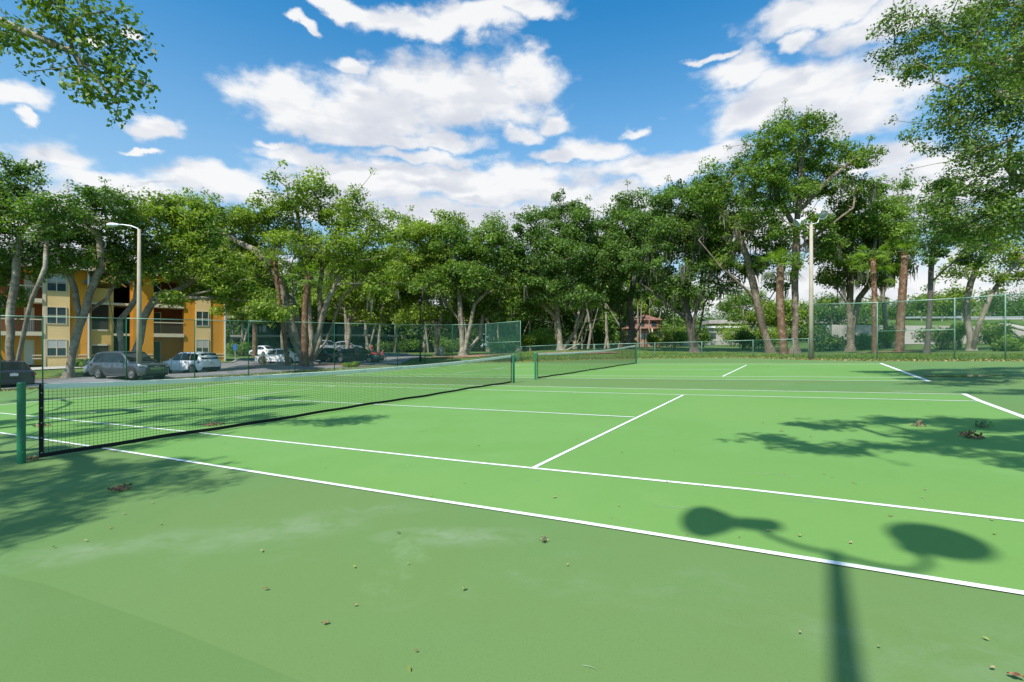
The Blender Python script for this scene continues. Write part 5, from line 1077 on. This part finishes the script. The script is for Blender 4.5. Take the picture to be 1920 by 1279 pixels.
def signpost():
    b = on(441, 47.5); root = empty('parking_sign', tuple(b), 'small blue parking sign on a thin post right of the apartment block', 'sign')
    mk('post', MB().tube([b, b+np.array([0, 0, 1.95])], .035, 6), M['steel'], root); mk('panel', MB().box((b[0]-.16, b[1]-.06, b[2]+1.4), (b[0]+.16, b[1]-.04, b[2]+1.95)), M['blue'], root)
signpost()
for i, px in enumerate((818, 828)):
    b = on(px, 64); r = empty('utility_box', tuple(b), ('left' if i == 0 else 'right')+' one of two narrow white utility boxes by the pale stems', 'utility box', group='white utility boxes by the trees')
    mk('cabinet', MB().box((b[0]-.24, b[1]-.2, b[2]), (b[0]+.24, b[1]+.2, b[2]+1.05)), M['white'], r, bevel=.03); mk('lid', MB().box((b[0]-.27, b[1]-.23, b[2]+1.05), (b[0]+.27, b[1]+.23, b[2]+1.12)), M['white'], r); mk('plinth', MB().box((b[0]-.3, b[1]-.26, b[2]-.1), (b[0]+.3, b[1]+.26, b[2]+.04)), M['kerb'], r)
# ------------------------------------------------------------------ fallen leaves on the court
LP_ = [(490,1036,.05),(870,1108,.06),(1064,1062,.03),(610,1172,.06),(666,1138,.04),(664,1066,.04),(765,1060,.03),(498,1108,.05),(160,1017,.05),(205,993,.04),(232,966,.05),(208,991,.04),(285,944,.05),(600,866,.05),(1040,935,.07),(870,908,.04),(808,932,.05),(1160,951,.04),(1595,1021,.05),(1670,970,.05),(1440,998,.05),(1500,1008,.05),(1860,978,.05),(1345,965,.04),(1730,935,.04),(1605,910,.03),(1655,890,.03),(1545,891,.04),(1470,890,.04),(1865,1004,.05),(1735,920,.05),(1905,1275,.08),(1862,1258,.04),(1648,1217,.03),(1560,897,.03),(1520,820,.06),(1695,815,.05),(1600,907,.05),(300,882,.05),(610,880,.04),(430,893,.04),(420,832,.06),(455,831,.05),(1120,800,.04),(1186,756,.05),(1740,758,.07),(1790,757,.06),(1465,810,.10),(1820,845,.05),(930,950,.03),(1250,905,.04),(1386,1010,.03),(1288,1005,.03),(300,985,.05),(1500,1190,.03),(780,1225,.03)]
def leaf_mesh(seed, m):
    r = random.Random(seed); mb = MB(); n = 7; pts = []
    for i in range(n+1): t = i/n; w = .30*math.sin(math.pi*t)**.8*(1+.25*math.sin(t*14+seed)); pts.append((t-.5, w, .10*math.sin(t*3+seed)+.10+.04*r.random()))
    mb.grid([[(x, -w, z+.10) for x, w, z in pts], [(x, 0, z) for x, w, z in pts], [(x, w, z+.08) for x, w, z in pts]])
    me = bpy.data.meshes.new('leaf'); me.from_pydata(mb.v, [], mb.f); me.materials.append(m); a = me.attributes.new('tone', 'FLOAT', 'FACE'); a.data.foreach_set('value', [r.random() for _ in me.polygons]); return me
LMS = [leaf_mesh(i, M[('litter', 'litter_g', 'litter', 'litter_b')[i % 4]]) for i in range(8)]
for i, (px, py, s) in enumerate(LP_):
    g = G0(px, py); o = bpy.data.objects.new('fallen_leaf', LMS[i % 8]); COL.objects.link(o); o.location = (g[0], g[1], g[2]+.011); o.rotation_euler = (0, 0, random.uniform(0, 6.28)); q = s*.62; o.scale = (q, q*.9, q*.8)
    tag(o, 'small dry fallen leaf lying loose on the green court surface', 'leaf', 'fallen leaves on the court')
def clump(label, px, py, r, n, m, seed, hgt=.06, size=.05):
    g = G0(px, py); rng = np.random.default_rng(seed); C = np.array([[g[0], g[1], g[2]+.03]]); 
    v, q, t = leaves(C, np.array([r]), n, size, rng, hgt/r, updir=.3); v[:, 2] = np.maximum(v[:, 2], g[2]+.01+0*v[:, 2]); root = empty('leaf_clump', tuple(g), label, 'leaf clump')
    mkarr('leaves', v, q, M[m], root, t, loc=tuple(g)); st = MB()
    for _ in range(6): a = rng.random()*6.28; d = np.array([math.cos(a), math.sin(a), 0]); p = g+np.array([0, 0, .02]); st.tube([p-d*r*.8, p+np.array([0, 0, hgt*.7]), p+d*r*.9], [.003, .004, .002], 4)
    mk('twig', st, M['bark_d'], root, kind='stuff')
clump('reddish brown twig of dry leaves lying in the tree shade at the lower left', 224, 920, .11, 60, 'litter_b', 1, .03, .04)
clump('pile of brown leaves on the right of the court, nearest of three', 1825, 822, .13, 80, 'litter_b', 2, .07, .05)
clump('dark green sprig standing up on the right of the court', 1842, 802, .11, 40, 'leaf_n', 3, .09, .06)
clump('pale sprig of leaves left of the brown pile on the right', 1723, 800, .10, 24, 'litter', 4, .05, .05)
clump('yellow green sprig in the middle of the near grey green surface', 1020, 1017, .035, 16, 'litter_g', 5, .025, .02)
clump('pinkish heap of leaves at the foot of the near net post', 60, 864, .09, 50, 'litter', 6, .03, .035)
clump('brown leaves lying under the far side of the near net', 402, 798, .22, 60, 'litter_b', 7, .04, .07)
clump('pale leaf tuft in the tree shade behind the net post', 78, 800, .14, 40, 'litter', 8, .04, .07)
def speck():
    rng = np.random.default_rng(5); P_ = []
    for _ in range(620):
        x = rng.uniform(-22, 24); y = rng.uniform(1.6, 44)**1.0
        if poly_dist(np.array([x]), np.array([y]), COURT)[0] < -.2: P_.append((x, y, SL*x+.014))
    C = np.array(P_); v, q, t = leaves(C, np.full(len(C), .01), 1, .030, rng, .3, updir=.8); tag(mkarr('scattered_leaf_bits', v, q, M['litter_g'], None, t), kind='stuff', label='tiny leaf bits strewn over the courts')
    # drift of dry leaves and worn soil along the court edge
    C = []
    for a, b in zip(edge_w[:-1], edge_w[1:]):
        n = int(np.linalg.norm(b-a)*55)
        e = (b-a)/np.linalg.norm(b-a); nn = np.array([-e[1], e[0]])
        for _ in range(n):
            t_ = rng.random(); d = abs(rng.normal(0, .7))-.25; p = a+(b-a)*t_+nn*d; C.append((p[0], p[1], max(T(p[0], p[1]), SL*p[0] if d < 0 else -9)+.03))
    C = np.array(C); v, q, t = leaves(C, np.full(len(C), .03), 2, .10, rng, .5, updir=.7); tag(mkarr('leaf_litter', v, q, M['litter'], None, t), kind='stuff', label='band of dry leaves along the court edge')
speck()
def grass():
    rng = np.random.default_rng(8); X = []
    e = [np.array(p) for p in edge_w]
    for a, b in zip(e[:-1], e[1:]):
        n = int(np.linalg.norm(b-a)*330); d = (b-a)/np.linalg.norm(b-a); nn = np.array([-d[1], d[0]])
        t_ = rng.random(n)[:, None]; X.append(a+(b-a)*t_+nn*(rng.random(n)[:, None]**1.5*(9 if a[0] > -9 else .7)+.15))
    X = np.concatenate(X); Z = terr(X[:, 0], X[:, 1]); n = len(X); B = np.stack([X[:, 0], X[:, 1], Z-.02], 1); a = rng.random(n)*6.28; w = np.stack([np.cos(a), np.sin(a), 0*a], 1)*.03; h = (.05+.10*rng.random(n))[:, None]; lean = rng.normal(0, .03, (n, 3))*np.array([1, 1, 0])
    v = np.stack([B-w, B+w, B+lean+np.array([0, 0, 1])*h], 1).reshape(-1, 3); tag(mkarr('grass', v, np.arange(3*n).reshape(-1, 3), M['leaf_y'], None, rng.random(n)*.8), kind='stuff', label='short lawn grass beyond the court edge')
grass()
